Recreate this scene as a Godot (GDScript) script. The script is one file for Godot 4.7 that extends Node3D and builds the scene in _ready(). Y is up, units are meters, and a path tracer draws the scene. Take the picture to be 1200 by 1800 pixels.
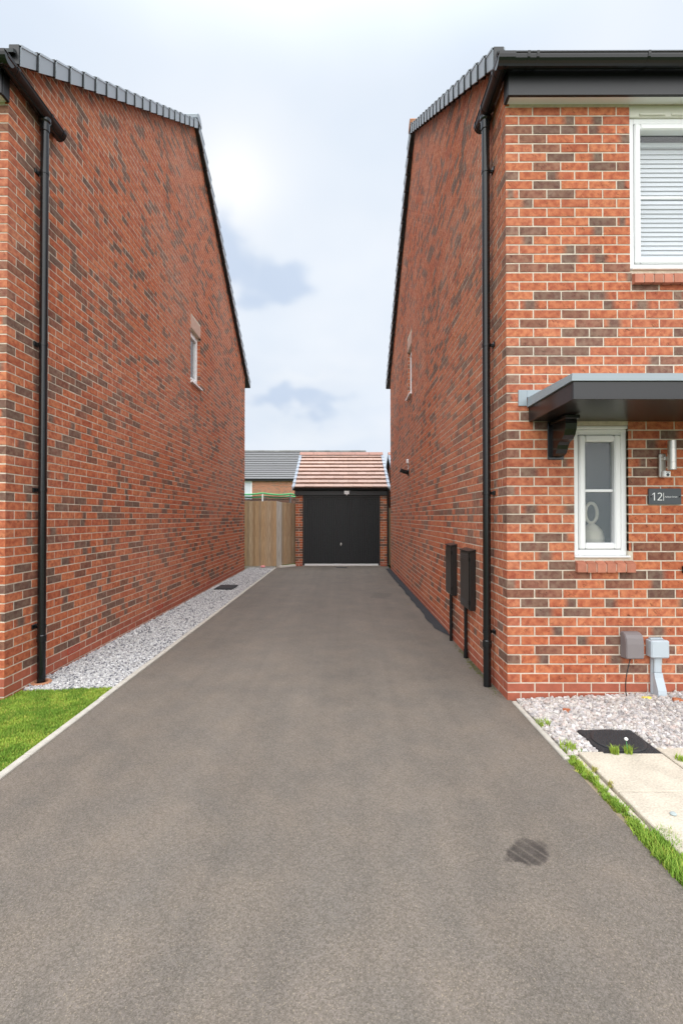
extends Node3D
# A tarmac drive between two brick houses, with a garage at its end. y is up, metres; the drive runs along -z.

const F_LEN := 851.6
const CAM := Vector3(0, 1.465, 0)
const Z0 := 3.894      # the house fronts stand this far ahead of the camera
const Z1 := 13.39      # and their backs
const ZR := 8.77       # the ridge
const DPC := 0.144     # top of the smooth red base courses

var rng := RandomNumberGenerator.new()
var M := {}
var mesh_cache := {}
var brick_tones := []

# ---------------------------------------------------------------- mesh builder
class MB:
	var v := PackedVector3Array()
	var n := PackedVector3Array()
	var c := PackedColorArray()
	var t := PackedVector2Array()
	var t2 := PackedVector2Array()
	var o := Vector3.ZERO
	var col := Color.WHITE
	func _init(origin := Vector3.ZERO) -> void:
		o = origin
	func put(p: Vector3, nn: Vector3, cc: Color, uv := Vector2.ZERO) -> void:
		v.push_back(p - o); n.push_back(nn); c.push_back(cc); t.push_back(uv)
	func tri(a: Vector3, b: Vector3, d: Vector3, out: Vector3) -> void:
		var nn := (b - a).cross(d - a).normalized()
		if nn.dot(out) < 0:
			nn = -nn
			put(a, nn, col); put(b, nn, col); put(d, nn, col)
		else:
			put(a, nn, col); put(d, nn, col); put(b, nn, col)
	func quad(a: Vector3, b: Vector3, d: Vector3, e: Vector3, out: Vector3, c0 := Color(-1, 0, 0), c1 := Color(-1, 0, 0)) -> void:
		# c0 colours a and e, c1 colours b and d
		var k0: Color = col if c0.r < 0 else c0
		var k1: Color = k0 if c1.r < 0 else c1
		var nn := (d - a).cross(e - b).normalized()
		if nn.dot(out) < 0:
			nn = -nn
			put(a, nn, k0); put(b, nn, k1); put(d, nn, k1)
			put(a, nn, k0); put(d, nn, k1); put(e, nn, k0)
		else:
			put(a, nn, k0); put(d, nn, k1); put(b, nn, k1)
			put(a, nn, k0); put(e, nn, k0); put(d, nn, k1)
	func quad_uv(a: Vector3, b: Vector3, d: Vector3, e: Vector3, out: Vector3, ua: Vector2, ub: Vector2, ud: Vector2, ue: Vector2) -> void:
		var nn := (d - a).cross(e - b).normalized()
		var ps := [a, b, d, a, d, e]
		var us := [ua, ub, ud, ua, ud, ue]
		if nn.dot(out) < 0:
			nn = -nn
		else:
			ps = [a, d, b, a, e, d]
			us = [ua, ud, ub, ua, ue, ud]
		for i in 6:
			put(ps[i], nn, col, us[i])
	func hexa(p: Array) -> void:
		var m := Vector3.ZERO
		for q in p:
			m += q
		m /= 8.0
		for f in [[0, 1, 2, 3], [4, 5, 6, 7], [0, 1, 5, 4], [1, 2, 6, 5], [2, 3, 7, 6], [3, 0, 4, 7]]:
			var mid: Vector3 = (p[f[0]] + p[f[1]] + p[f[2]] + p[f[3]]) / 4.0
			quad(p[f[0]], p[f[1]], p[f[2]], p[f[3]], mid - m)
	func box(lo: Vector3, hi: Vector3) -> void:
		hexa([Vector3(lo.x, lo.y, lo.z), Vector3(hi.x, lo.y, lo.z), Vector3(hi.x, lo.y, hi.z), Vector3(lo.x, lo.y, hi.z), Vector3(lo.x, hi.y, lo.z), Vector3(hi.x, hi.y, lo.z), Vector3(hi.x, hi.y, hi.z), Vector3(lo.x, hi.y, hi.z)])
	func rbox(lo: Vector3, hi: Vector3, b := 0.004) -> void:
		# chamfered box
		var a := Vector3(minf(lo.x, hi.x), minf(lo.y, hi.y), minf(lo.z, hi.z))
		var e := Vector3(maxf(lo.x, hi.x), maxf(lo.y, hi.y), maxf(lo.z, hi.z))
		b = minf(b, minf(e.x - a.x, minf(e.y - a.y, e.z - a.z)) * 0.45)
		var m := (a + e) / 2.0
		var h := (e - a) / 2.0
		for ax in 3:
			var u := (ax + 1) % 3
			var w := (ax + 2) % 3
			for s in [-1.0, 1.0]:
				var q := []
				for k in [[-1, -1], [1, -1], [1, 1], [-1, 1]]:
					var p := Vector3.ZERO
					p[ax] = s * h[ax]; p[u] = k[0] * (h[u] - b); p[w] = k[1] * (h[w] - b)
					q.append(m + p)
				var out := Vector3.ZERO
				out[ax] = s
				quad(q[0], q[1], q[2], q[3], out)
				# edge chamfers between +-ax and +-u
				for s2 in [-1.0, 1.0]:
					var p0 := Vector3.ZERO
					p0[ax] = s * h[ax]; p0[u] = s2 * (h[u] - b); p0[w] = -(h[w] - b)
					var p1 := p0
					p1[w] = h[w] - b
					var p2 := p1
					p2[ax] = s * (h[ax] - b); p2[u] = s2 * h[u]
					var p3 := p2
					p3[w] = -(h[w] - b)
					quad(m + p0, m + p1, m + p2, m + p3, p0 + p2)
		for sx in [-1.0, 1.0]:
			for sy in [-1.0, 1.0]:
				for sz in [-1.0, 1.0]:
					var s3 := Vector3(sx, sy, sz)
					tri(m + s3 * (h - Vector3(0, b, b)), m + s3 * (h - Vector3(b, 0, b)), m + s3 * (h - Vector3(b, b, 0)), s3)
	func prism(poly: PackedVector2Array, org: Vector3, ax: Vector3, ay: Vector3, az: Vector3, depth: float, smooth := false) -> void:
		# polygon in (ax, ay), extruded along az
		var k := poly.size()
		var mid := Vector2.ZERO
		for p in poly:
			mid += p
		mid /= k
		var idx := Geometry2D.triangulate_polygon(poly)
		for i in range(0, idx.size(), 3):
			var a := org + ax * poly[idx[i]].x + ay * poly[idx[i]].y
			var b := org + ax * poly[idx[i + 1]].x + ay * poly[idx[i + 1]].y
			var d := org + ax * poly[idx[i + 2]].x + ay * poly[idx[i + 2]].y
			tri(a, b, d, -az)
			tri(a + az * depth, b + az * depth, d + az * depth, az)
		var turn := 1.0 if Geometry2D.is_polygon_clockwise(poly) else -1.0
		for i in k:
			var p := poly[i]
			var q := poly[(i + 1) % k]
			var e := q - p
			var nn := Vector2(-e.y, e.x) * turn
			var a := org + ax * p.x + ay * p.y
			var b := org + ax * q.x + ay * q.y
			quad(a, b, b + az * depth, a + az * depth, ax * nn.x + ay * nn.y)
	func tube(path: Array, r: float, seg := 12, caps := true) -> void:
		var rings := []
		var k := path.size()
		var prev := Vector3.ZERO
		for i in k:
			var d: Vector3 = (path[mini(i + 1, k - 1)] - path[maxi(i - 1, 0)]).normalized()
			var side := d.cross(Vector3.UP if absf(d.y) < 0.9 else Vector3.RIGHT).normalized()
			if i > 0:
				side = (prev - d * prev.dot(d)).normalized()
			prev = side
			var up := side.cross(d)
			var ring := []
			for j in seg:
				var a := TAU * j / seg
				ring.append(side * cos(a) + up * sin(a))
			rings.append(ring)
		for i in k - 1:
			for j in seg:
				var j2 := (j + 1) % seg
				var na: Vector3 = rings[i][j]
				var nb: Vector3 = rings[i][j2]
				var nc: Vector3 = rings[i + 1][j2]
				var nd: Vector3 = rings[i + 1][j]
				smooth4(path[i] + na * r, path[i] + nb * r, path[i + 1] + nc * r, path[i + 1] + nd * r, na, nb, nc, nd)
		if caps:
			for e in [0, k - 1]:
				var out: Vector3 = (path[0] - path[1]) if e == 0 else (path[k - 1] - path[k - 2])
				for j in seg:
					tri(path[e], path[e] + rings[e][j] * r, path[e] + rings[e][(j + 1) % seg] * r, out)
	func smooth4(a: Vector3, b: Vector3, d: Vector3, e: Vector3, na: Vector3, nb: Vector3, nd: Vector3, ne: Vector3) -> void:
		var nn := (d - a).cross(e - b)
		if nn.dot(na + nb + nd + ne) < 0:
			put(a, na, col); put(b, nb, col); put(d, nd, col)
			put(a, na, col); put(d, nd, col); put(e, ne, col)
		else:
			put(a, na, col); put(d, nd, col); put(b, nb, col)
			put(a, na, col); put(e, ne, col); put(d, nd, col)
	func lathe(prof: Array, base: Vector3, seg := 20, up := Vector3.UP) -> void:
		# profile of Vector2(radius, height) from the bottom up
		var sx := up.cross(Vector3.RIGHT if absf(up.x) < 0.9 else Vector3.BACK).normalized()
		var sz := sx.cross(up)
		for i in prof.size() - 1:
			var p: Vector2 = prof[i]
			var q: Vector2 = prof[i + 1]
			var e := q - p
			var nr := Vector2(e.y, -e.x).normalized()
			for j in seg:
				var a := TAU * j / seg
				var b := TAU * (j + 1) / seg
				var da := sx * cos(a) + sz * sin(a)
				var db := sx * cos(b) + sz * sin(b)
				var na := da * nr.x + up * nr.y
				var nb := db * nr.x + up * nr.y
				smooth4(base + da * p.x + up * p.y, base + db * p.x + up * p.y, base + db * q.x + up * q.y, base + da * q.x + up * q.y, na, nb, nb, na)
	func mesh(mat: Material) -> ArrayMesh:
		var am := ArrayMesh.new()
		var ar := []
		ar.resize(Mesh.ARRAY_MAX)
		ar[Mesh.ARRAY_VERTEX] = v
		ar[Mesh.ARRAY_NORMAL] = n
		ar[Mesh.ARRAY_COLOR] = c
		ar[Mesh.ARRAY_TEX_UV] = t
		if t2.size() == v.size():
			ar[Mesh.ARRAY_TEX_UV2] = t2
		am.add_surface_from_arrays(Mesh.PRIMITIVE_TRIANGLES, ar)
		am.surface_set_material(0, mat)
		return am

# ---------------------------------------------------------------- naming
func tag(o: Node, label := "", category := "", group := "", kind := "") -> void:
	if label != "": o.set_meta("label", label)
	if category != "": o.set_meta("category", category)
	if group != "": o.set_meta("group", group)
	if kind != "": o.set_meta("kind", kind)

func thing(called: String, at: Vector3, label: String, category: String, group := "") -> Node3D:
	var o := Node3D.new()
	o.name = called
	add_child(o, true)
	o.position = at
	tag(o, label, category, group)
	return o

func node_in(called: String, parent: Node3D, at := Vector3.ZERO) -> Node3D:
	var o := Node3D.new()
	o.name = called
	parent.add_child(o, true)
	o.position = at
	return o

func put(called: String, mb: MB, mat: Material, parent: Node = self) -> MeshInstance3D:
	var o := MeshInstance3D.new()
	o.name = called
	o.mesh = mb.mesh(mat)
	parent.add_child(o, true)
	if parent == self:
		o.position = mb.o
	return o

func put_mesh(called: String, m: Mesh, parent: Node, at: Transform3D) -> MeshInstance3D:
	var o := MeshInstance3D.new()
	o.name = called
	o.mesh = m
	parent.add_child(o, true)
	o.transform = at
	return o

func P(x: float, y: float, z: float) -> Vector3:
	return Vector3(x, y, -z)

# ---------------------------------------------------------------- textures and materials
func noise(sd: int, freq: float, oct := 3, type := FastNoiseLite.TYPE_SIMPLEX_SMOOTH) -> FastNoiseLite:
	var f := FastNoiseLite.new()
	f.seed = sd
	f.noise_type = type
	f.frequency = freq
	f.fractal_type = FastNoiseLite.FRACTAL_FBM if oct > 1 else FastNoiseLite.FRACTAL_NONE
	f.fractal_octaves = oct
	return f

func gray(sd: int, size: int, freq: float, oct := 3, type := FastNoiseLite.TYPE_SIMPLEX_SMOOTH) -> PackedByteArray:
	var im := noise(sd, freq, oct, type).get_seamless_image(size, size, false, false, 0.12, true)
	im.convert(Image.FORMAT_L8)
	return im.get_data()

func tex(im: Image) -> ImageTexture:
	return ImageTexture.create_from_image(im)

func normal_from(h: PackedByteArray, size: int, strength: float) -> ImageTexture:
	var im := Image.create_from_data(size, size, false, Image.FORMAT_L8, h)
	im.convert(Image.FORMAT_RGBA8)
	im.bump_map_to_normal_map(strength)
	return tex(im)

func rgb_image(size: int, data: PackedByteArray) -> Image:
	return Image.create_from_data(size, size, false, Image.FORMAT_RGB8, data)

func mat(called: String, c: Color, rough := 0.7, metal := 0.0, spec := 0.5) -> StandardMaterial3D:
	# c is a linear base colour
	var m := StandardMaterial3D.new()
	m.resource_name = called
	m.albedo_color = c.linear_to_srgb()
	m.roughness = rough
	m.metallic = metal
	m.metallic_specular = spec
	M[called] = m
	return m

func tri_tex(m: StandardMaterial3D, albedo: Texture2D, normal: Texture2D, metres: float, strength := 1.0) -> void:
	m.uv1_triplanar = true
	m.uv1_world_triplanar = true
	m.uv1_triplanar_sharpness = 8.0
	m.uv1_scale = Vector3.ONE / metres
	if albedo:
		m.albedo_texture = albedo
	if normal:
		m.normal_enabled = true
		m.normal_texture = normal
		m.normal_scale = strength

func to8(x: float) -> int:
	return clampi(int(255.0 * pow(clampf(x, 0.0, 1.0), 1.0 / 2.2)), 0, 255)

func make_materials() -> void:
	# --- rustic brick: sandy grain, mottling, and dark folded creases
	var s := 1024
	var lo := gray(11, s, 0.018, 3)
	var fine := gray(12, s, 0.22, 2)
	var cr := gray(13, s, 0.013, 2)
	var wob := gray(14, s, 0.03, 3)
	var sel := gray(15, s, 0.012, 2)
	var data := PackedByteArray(); data.resize(s * s * 3)
	var hgt := PackedByteArray(); hgt.resize(s * s)
	for y in s:
		for x in s:
			var i := y * s + x
			var a := lo[i] / 255.0 - 0.5
			var f := fine[i] / 255.0 - 0.5
			# creases lie mostly level: look the ridge noise up squeezed in y
			var yy := (y * 2 + (wob[i] >> 2)) % s
			var j := yy * s + (x + (wob[i] >> 3)) % s
			var r := absf(cr[j] / 255.0 - 0.5)
			var crease := clampf(1.0 - r / 0.034, 0.0, 1.0) * clampf((sel[i] / 255.0 - 0.44) * 6.0, 0.0, 1.0)
			var k := 0.84 + a * 0.50 + f * 0.34
			k *= 1.0 - 0.62 * crease
			data[i * 3] = to8(k)
			data[i * 3 + 1] = to8(k * (0.95 + a * 0.42))
			data[i * 3 + 2] = to8(k * (0.95 + a * 0.34))
			hgt[i] = clampi(int(128 + a * 60 + f * 60 - crease * 90), 0, 255)
	var brick_t := tex(rgb_image(s, data))
	var brick_n := normal_from(hgt, s, 3.0)
	var m := mat("brick", Color.WHITE, 0.88, 0.0, 0.4)
	m.vertex_color_use_as_albedo = true
	tri_tex(m, brick_t, brick_n, 1.15, 0.9)
	# --- sand: mortar, concrete, smooth brick
	s = 512
	var g1 := gray(21, s, 0.16, 3)
	var g2 := gray(22, s, 0.012, 4)
	data = PackedByteArray(); data.resize(s * s * 3)
	for i in s * s:
		var k := 0.86 + (g1[i] / 255.0 - 0.5) * 0.34 + (g2[i] / 255.0 - 0.5) * 0.22
		data[i * 3] = to8(k); data[i * 3 + 1] = to8(k * 0.99); data[i * 3 + 2] = to8(k * 0.97)
	var sand_t := tex(rgb_image(s, data))
	var sand_n := normal_from(g1, s, 2.5)
	m = mat("mortar", Color(0.74, 0.665, 0.555), 0.95, 0.0, 0.3)
	tri_tex(m, sand_t, sand_n, 0.4, 0.8)
	m = mat("smooth_brick", Color.WHITE, 0.75, 0.0, 0.4)
	m.vertex_color_use_as_albedo = true
	tri_tex(m, sand_t, sand_n, 0.5, 0.25)
	m = mat("concrete", Color(0.55, 0.52, 0.46), 0.9, 0.0, 0.3)
	tri_tex(m, sand_t, sand_n, 0.5, 0.5)
	m = mat("slab", Color(0.60, 0.54, 0.445), 0.9, 0.0, 0.3)
	tri_tex(m, sand_t, sand_n, 1.3, 0.4)
	m = mat("lintel", Color(0.64, 0.45, 0.37), 0.9, 0.0, 0.3)
	tri_tex(m, sand_t, sand_n, 0.5, 0.3)
	m = mat("soil", Color(0.24, 0.18, 0.11), 1.0, 0.0, 0.2)
	tri_tex(m, sand_t, sand_n, 0.7, 1.0)
	m = mat("sandy_soil", Color(0.36, 0.29, 0.20), 1.0, 0.0, 0.2)
	tri_tex(m, sand_t, sand_n, 0.5, 1.0)
	m = mat("gravel_bed", Color(0.40, 0.38, 0.36), 1.0, 0.0, 0.2)
	tri_tex(m, sand_t, sand_n, 0.3, 1.0)
	m = mat("turf_soil", Color(0.07, 0.12, 0.02), 1.0, 0.0, 0.2)
	tri_tex(m, sand_t, sand_n, 0.6, 1.0)
	m = mat("bitumen", Color(0.035, 0.037, 0.042), 0.8, 0.0, 0.4)
	tri_tex(m, sand_t, sand_n, 0.3, 0.8)
	m = mat("garage_tile", Color.WHITE, 0.65, 0.0, 0.5)
	m.vertex_color_use_as_albedo = true
	tri_tex(m, sand_t, sand_n, 0.6, 0.3)
	m = mat("grey_tile", Color.WHITE, 0.7, 0.0, 0.5)
	m.vertex_color_use_as_albedo = true
	tri_tex(m, sand_t, sand_n, 0.9, 0.2)
	m = mat("iron", Color(0.03, 0.032, 0.036), 0.55, 0.0, 0.5)
	tri_tex(m, sand_t, sand_n, 0.2, 0.6)
	m = mat("stone", Color.WHITE, 0.85, 0.0, 0.35)
	m.vertex_color_use_as_albedo = true
	# --- timber: long upright grain
	var w1 := gray(31, s, 0.02, 4)
	var w2 := gray(32, s, 0.15, 2)
	data = PackedByteArray(); data.resize(s * s * 3)
	var wh := PackedByteArray(); wh.resize(s * s)
	for y in s:
		for x in s:
			var i := y * s + x
			var b := w2[((y / 24) % s) * s + x] / 255.0 - 0.5
			var a := w1[((y / 6) % s) * s + (x * 3) % s] / 255.0 - 0.5
			var k := 0.80 + a * 0.35 + b * 0.30
			data[i * 3] = to8(k); data[i * 3 + 1] = to8(k * (0.98 + a * 0.1)); data[i * 3 + 2] = to8(k * (0.95 + a * 0.2))
			wh[i] = clampi(int(128 + b * 120), 0, 255)
	m = mat("timber", Color.WHITE, 0.85, 0.0, 0.3)
	m.vertex_color_use_as_albedo = true
	tri_tex(m, tex(rgb_image(s, data)), normal_from(wh, s, 2.0), 0.9, 0.6)
	# --- tarmac: small stones in binder; its broad stains come as a second layer laid over the whole drive
	s = 1024
	var t1 := gray(41, s, 0.14, 1, FastNoiseLite.TYPE_CELLULAR)
	var t2 := gray(42, s, 0.30, 2)
	var t3 := gray(43, s, 0.10, 1, FastNoiseLite.TYPE_VALUE)
	data = PackedByteArray(); data.resize(s * s * 3)
	hgt = PackedByteArray(); hgt.resize(s * s)
	rng.seed = 77
	for i in s * s:
		var a := t1[i] / 255.0
		var b := t2[i] / 255.0 - 0.5
		var d := t3[i] / 255.0 - 0.5
		var k := 0.64 + (a - 0.5) * 0.40 + b * 0.56 + d * 0.30
		data[i * 3] = to8(k * 1.0); data[i * 3 + 1] = to8(k * 0.965); data[i * 3 + 2] = to8(k * (0.93 + d * 0.08))
		hgt[i] = clampi(int(128 + (a - 0.5) * 140 + b * 60), 0, 255)
	# a few pale chips
	for q in 1500:
		var cx := rng.randi() % s
		var cy := rng.randi() % s
		var br := rng.randf_range(0.80, 1.0)
		var rr := rng.randi_range(1, 4)
		for dy in range(-rr, rr + 1):
			for dx in range(-rr, rr + 1):
				if dx * dx + dy * dy <= rr * rr + 1:
					var i := ((cy + dy + s) % s) * s + (cx + dx + s) % s
					data[i * 3] = to8(br); data[i * 3 + 1] = to8(br * 0.95); data[i * 3 + 2] = to8(br * 0.86)
	m = mat("tarmac", Color(0.295, 0.264, 0.226), 0.75, 0.0, 0.5)
	m.albedo_texture = tex(rgb_image(s, data))
	m.normal_enabled = true
	m.normal_texture = normal_from(hgt, s, 3.0)
	m.normal_scale = 0.45
	m.detail_enabled = true
	m.detail_blend_mode = BaseMaterial3D.BLEND_MODE_MUL
	m.detail_uv_layer = BaseMaterial3D.DETAIL_UV_2
	m.detail_albedo = tex(drive_stains())
	# --- plain ones
	mat("black_plastic", Color(0.006, 0.0072, 0.008), 0.24, 0.0, 0.5)
	mat("black_paint", Color(0.007, 0.008, 0.009), 0.4, 0.0, 0.5)
	mat("door_black", Color(0.024, 0.026, 0.028), 0.38, 0.0, 0.4)
	mat("upvc", Color(0.83, 0.84, 0.84), 0.35, 0.0, 0.5)
	mat("cream_board", Color(0.72, 0.71, 0.62), 0.5, 0.0, 0.4)
	mat("verge_grey", Color(0.33, 0.37, 0.41), 0.45, 0.0, 0.5)
	mat("verge_pale", Color(0.36, 0.405, 0.46), 0.45, 0.0, 0.5)
	mat("lead_grey", Color(0.30, 0.35, 0.38), 0.5, 0.0, 0.5)
	mat("canopy_dark", Color(0.013, 0.013, 0.015), 0.28, 0.0, 0.5)
	mat("slate", Color(0.085, 0.095, 0.105), 0.6, 0.0, 0.4)
	mat("white_print", Color(0.80, 0.82, 0.82), 0.6, 0.0, 0.3)
	mat("steel", Color(0.62, 0.60, 0.56), 0.38, 0.85, 0.5)
	mat("taupe_plastic", Color(0.22, 0.195, 0.195), 0.6, 0.0, 0.4)
	mat("grey_plastic", Color(0.47, 0.53, 0.57), 0.5, 0.0, 0.4)
	mat("meter_brown", Color(0.020, 0.018, 0.017), 0.33, 0.0, 0.5)
	mat("terracotta", Color(0.42, 0.20, 0.11), 0.8, 0.0, 0.3)
	mat("green_foam", Color(0.10, 0.42, 0.16), 0.6, 0.0, 0.4)
	mat("yellow_plastic", Color(0.78, 0.66, 0.12), 0.5, 0.0, 0.4)
	mat("blind_white", Color(0.60, 0.635, 0.675), 0.6, 0.0, 0.3)
	mat("ornament_pale", Color(0.74, 0.71, 0.58), 0.7, 0.0, 0.3)
	mat("room_dark", Color(0.10, 0.10, 0.10), 0.9, 0.0, 0.2)
	mat("pale_wood", Color(0.72, 0.68, 0.62), 0.8, 0.0, 0.3)
	mat("pink_plastic", Color(0.72, 0.28, 0.28), 0.6, 0.0, 0.3)
	mat("flower_white", Color(0.82, 0.82, 0.78), 0.9, 0.0, 0.2)
	m = mat("net", Color(0.03, 0.03, 0.035, 1.0), 0.9, 0.0, 0.2)
	m.albedo_color.a = 0.5
	m.transparency = BaseMaterial3D.TRANSPARENCY_ALPHA
	m = mat("glass", Color(0.30, 0.36, 0.38), 0.02, 0.0, 0.5)
	m.albedo_color.a = 0.05
	m.transparency = BaseMaterial3D.TRANSPARENCY_ALPHA
	m = mat("frosted_glass", Color(0.34, 0.39, 0.43), 0.14, 0.0, 0.5)
	m.albedo_color.a = 0.30
	m.transparency = BaseMaterial3D.TRANSPARENCY_ALPHA
	m.normal_enabled = true
	m.normal_texture = normal_from(gray(51, 512, 0.05, 2), 512, 2.0)
	m.normal_scale = 0.35
	m.uv1_triplanar = true
	m.uv1_world_triplanar = true
	m.uv1_scale = Vector3.ONE / 0.35
	m = mat("blade", Color.WHITE, 0.7, 0.0, 0.3)
	m.vertex_color_use_as_albedo = true
	m.backlight_enabled = true
	m.backlight = Color(0.5, 0.5, 0.5)

const SX0 := -1.96
const SX1 := 1.36
const SZ0 := -2.0
const SZ1 := 14.6

func drive_stains() -> Image:
	# broad wear of the drive in its own place: x across, z along
	var w := 512
	var h := 1536
	var im := Image.create(w, h, false, Image.FORMAT_RGB8)
	var n1 := noise(61, 0.9, 4)
	var n2 := noise(62, 2.6, 3)
	var n3 := noise(63, 7.0, 2)
	var n4 := noise(64, 1.0, 3)
	for y in h:
		var z := SZ0 + (SZ1 - SZ0) * (y + 0.5) / h
		for x in w:
			var px := SX0 + (SX1 - SX0) * (x + 0.5) / w
			var a := n1.get_noise_2d(px, z * 0.8)
			var b := n2.get_noise_2d(px * 0.9, z * 0.9)
			var d := n3.get_noise_2d(px, z)
			var k := 0.80 + a * 0.085 + b * 0.09 + d * 0.025 + n4.get_noise_2d(px * 5.0, z * 0.22) * 0.07
			# scuffed wheel tracks run paler
			k += 0.035 * exp(-pow((px + 0.95) / 0.28, 2)) + 0.045 * exp(-pow((px - 0.45) / 0.30, 2))
			var warm := 0.02 + b * 0.03
			var c := Color(k * (1.0 + warm), k, k * (1.0 - warm))
			# oil patch with the print of a shoe's tread
			var u := (px - 0.805) * 0.93 + (z - 2.13) * 0.35
			var v := (z - 2.13) * 0.93 - (px - 0.805) * 0.35
			var e := sqrt(pow(u / 0.098, 2) + pow(v / 0.072, 2)) + d * 0.40 + b * 0.15
			if e < 1.15:
				var bars := smoothstep(0.1, 0.45, absf(sin(((px - 0.805) * 0.84 + (z - 2.13) * 0.55) * 66.0)))
				var f := clampf((1.12 - e) * 6.0, 0.0, 1.0) * lerpf(0.30, 1.0, bars) * (0.9 + d * 0.4)
				c = c.lerp(Color(0.24, 0.225, 0.225), clampf(f, 0.0, 1.0))
			# damp bluish patch further up
			var e2 := maxf(absf(px - 0.72 - 0.2 * (z - 9.1)) / 0.17, absf(z - 9.08) / 0.28) + d * 0.3 + b * 0.2
			if e2 < 1.1:
				c = c.lerp(Color(0.58, 0.60, 0.60), clampf((1.1 - e2) * 3.0, 0.0, 0.7))
			# faint dark rings where a car drips
			var e3 := absf(sqrt(pow((px - 0.02) / 0.22, 2) + pow((z - 4.15) / 0.36, 2)) - 0.8 + d * 0.3 + b * 0.4)
			c = c.lerp(Color(0.62, 0.61, 0.60), clampf((0.5 - e3) * 0.55, 0.0, 0.3))
			# scrap of yellow paint
			var yl := (z - 8.18) - 0.18 * (px - 1.0) + d * 0.05
			if absf(yl) < 0.035 and px > 0.93 and px < 1.13:
				c = c.lerp(Color(1.0, 0.94, 0.55), clampf(1.4 - absf(yl) / 0.025, 0.0, 1.0) * clampf(0.6 + d * 1.5, 0.0, 1.0))
			# a drain line before the garage door
			im.set_pixel(x, y, Color(to8(c.r) / 255.0, to8(c.g) / 255.0, to8(c.b) / 255.0))
	return im

# ---------------------------------------------------------------- bricks
func make_tones() -> void:
	rng.seed = 5
	brick_tones.clear()
	var orange := Color(0.560, 0.170, 0.074)
	var red := Color(0.470, 0.132, 0.064)
	var light := Color(0.62, 0.216, 0.098)
	var dark := Color(0.185, 0.122, 0.092)
	var brown := Color(0.30, 0.125, 0.075)
	for i in 40:
		var st := []
		var base: Color = [orange, red, light, orange, orange, light][i % 6]
		if i < 26:                                   # plain reds and oranges
			for k in 5:
				st.append(base.lerp(red, rng.randf() * 0.5).lerp(light, rng.randf() * 0.3) * rng.randf_range(0.92, 1.06))
		elif i < 34:                                 # burnt brown-grey
			for k in 5:
				st.append(dark.lerp(brown, rng.randf() * 0.3 + (0.6 if i % 3 == 0 else 0.0)) * rng.randf_range(0.85, 1.15))
		else:                                        # flashed: part red, part dark
			var a := rng.randi_range(0, 3)
			var b := a + rng.randi_range(1, 2)
			for k in 5:
				var inside := k >= a and k <= b
				st.append((dark if inside else base.lerp(red, rng.randf() * 0.6)) * rng.randf_range(0.9, 1.1))
		for k in 5:
			st[k].a = 1.0
		brick_tones.append(st)

func pick_tone() -> int:
	var r := rng.randf()
	if r < 0.66: return rng.randi_range(0, 25)
	if r < 0.86: return rng.randi_range(26, 33)
	return rng.randi_range(34, 39)

# one brick as seen from outside: chamfered, a little uneven face and the four sides that run back into the mortar
func add_brick(mb: MB, org: Vector3, U: Vector3, V: Vector3, N: Vector3, w: float, h: float, depth: float, tone: int, proud := 0.0, fineness := 1) -> void:
	var st: Array = brick_tones[tone] if tone >= 0 else []
	var b := 0.002
	var nseg := 1
	if tone >= 34: nseg = 4
	elif fineness > 1: nseg = 2
	if fineness == 0: nseg = 1
	var o := org + N * proud
	var cols := []
	for k in nseg + 1:
		if tone < 0:
			cols.append(mb.col)
		else:
			cols.append(st[int(round(4.0 * k / nseg))])
	if nseg == 4:
		# sharp changes of tone: repeat each station's colour across its piece
		pass
	var j0 := [] ; var j1 := []
	for k in nseg + 1:
		j0.append(rng.randf_range(-0.0012, 0.0012))
		j1.append(rng.randf_range(-0.0012, 0.0012))
	for k in nseg:
		var x0 := w * k / nseg
		var x1 := w * (k + 1) / nseg
		var i0 := b if k == 0 else 0.0
		var i1 := b if k == nseg - 1 else 0.0
		var f0: Vector3 = o + U * (x0 + i0) + V * (b + j0[k])
		var f1: Vector3 = o + U * (x1 - i1) + V * (b + j0[k + 1])
		var f2: Vector3 = o + U * (x1 - i1) + V * (h - b + j1[k + 1])
		var f3: Vector3 = o + U * (x0 + i0) + V * (h - b + j1[k])
		mb.quad(f0, f1, f2, f3, N, cols[k], cols[k + 1])
		if fineness > 0:
			var g0: Vector3 = o + U * x0 - N * b + V * j0[k]
			var g1: Vector3 = o + U * x1 - N * b + V * j0[k + 1]
			var g2: Vector3 = o + U * x1 - N * b + V * (h + j1[k + 1])
			var g3: Vector3 = o + U * x0 - N * b + V * (h + j1[k])
			mb.quad(f0, f1, g1, g0, N - V, cols[k], cols[k + 1])
			mb.quad(f3, f2, g2, g3, N + V, cols[k], cols[k + 1])
			if k == 0: mb.quad(f0, f3, g3, g0, N - U, cols[k], cols[k])
			if k == nseg - 1: mb.quad(f1, f2, g2, g1, N + U, cols[k + 1], cols[k + 1])
	var a0 := o - N * b
	var a1 := o + U * w - N * b
	var bk := -N * (depth - b)
	var ca: Color = cols[0]
	var cb: Color = cols[nseg]
	mb.quad(a0, a1, a1 + bk, a0 + bk, -V, ca, cb)
	mb.quad(a0 + V * h, a1 + V * h, a1 + V * h + bk, a0 + V * h + bk, V, ca, cb)
	mb.quad(a0, a0 + V * h, a0 + V * h + bk, a0 + bk, -U, ca, ca)
	mb.quad(a1, a1 + V * h, a1 + V * h + bk, a1 + bk, U, cb, cb)

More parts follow.
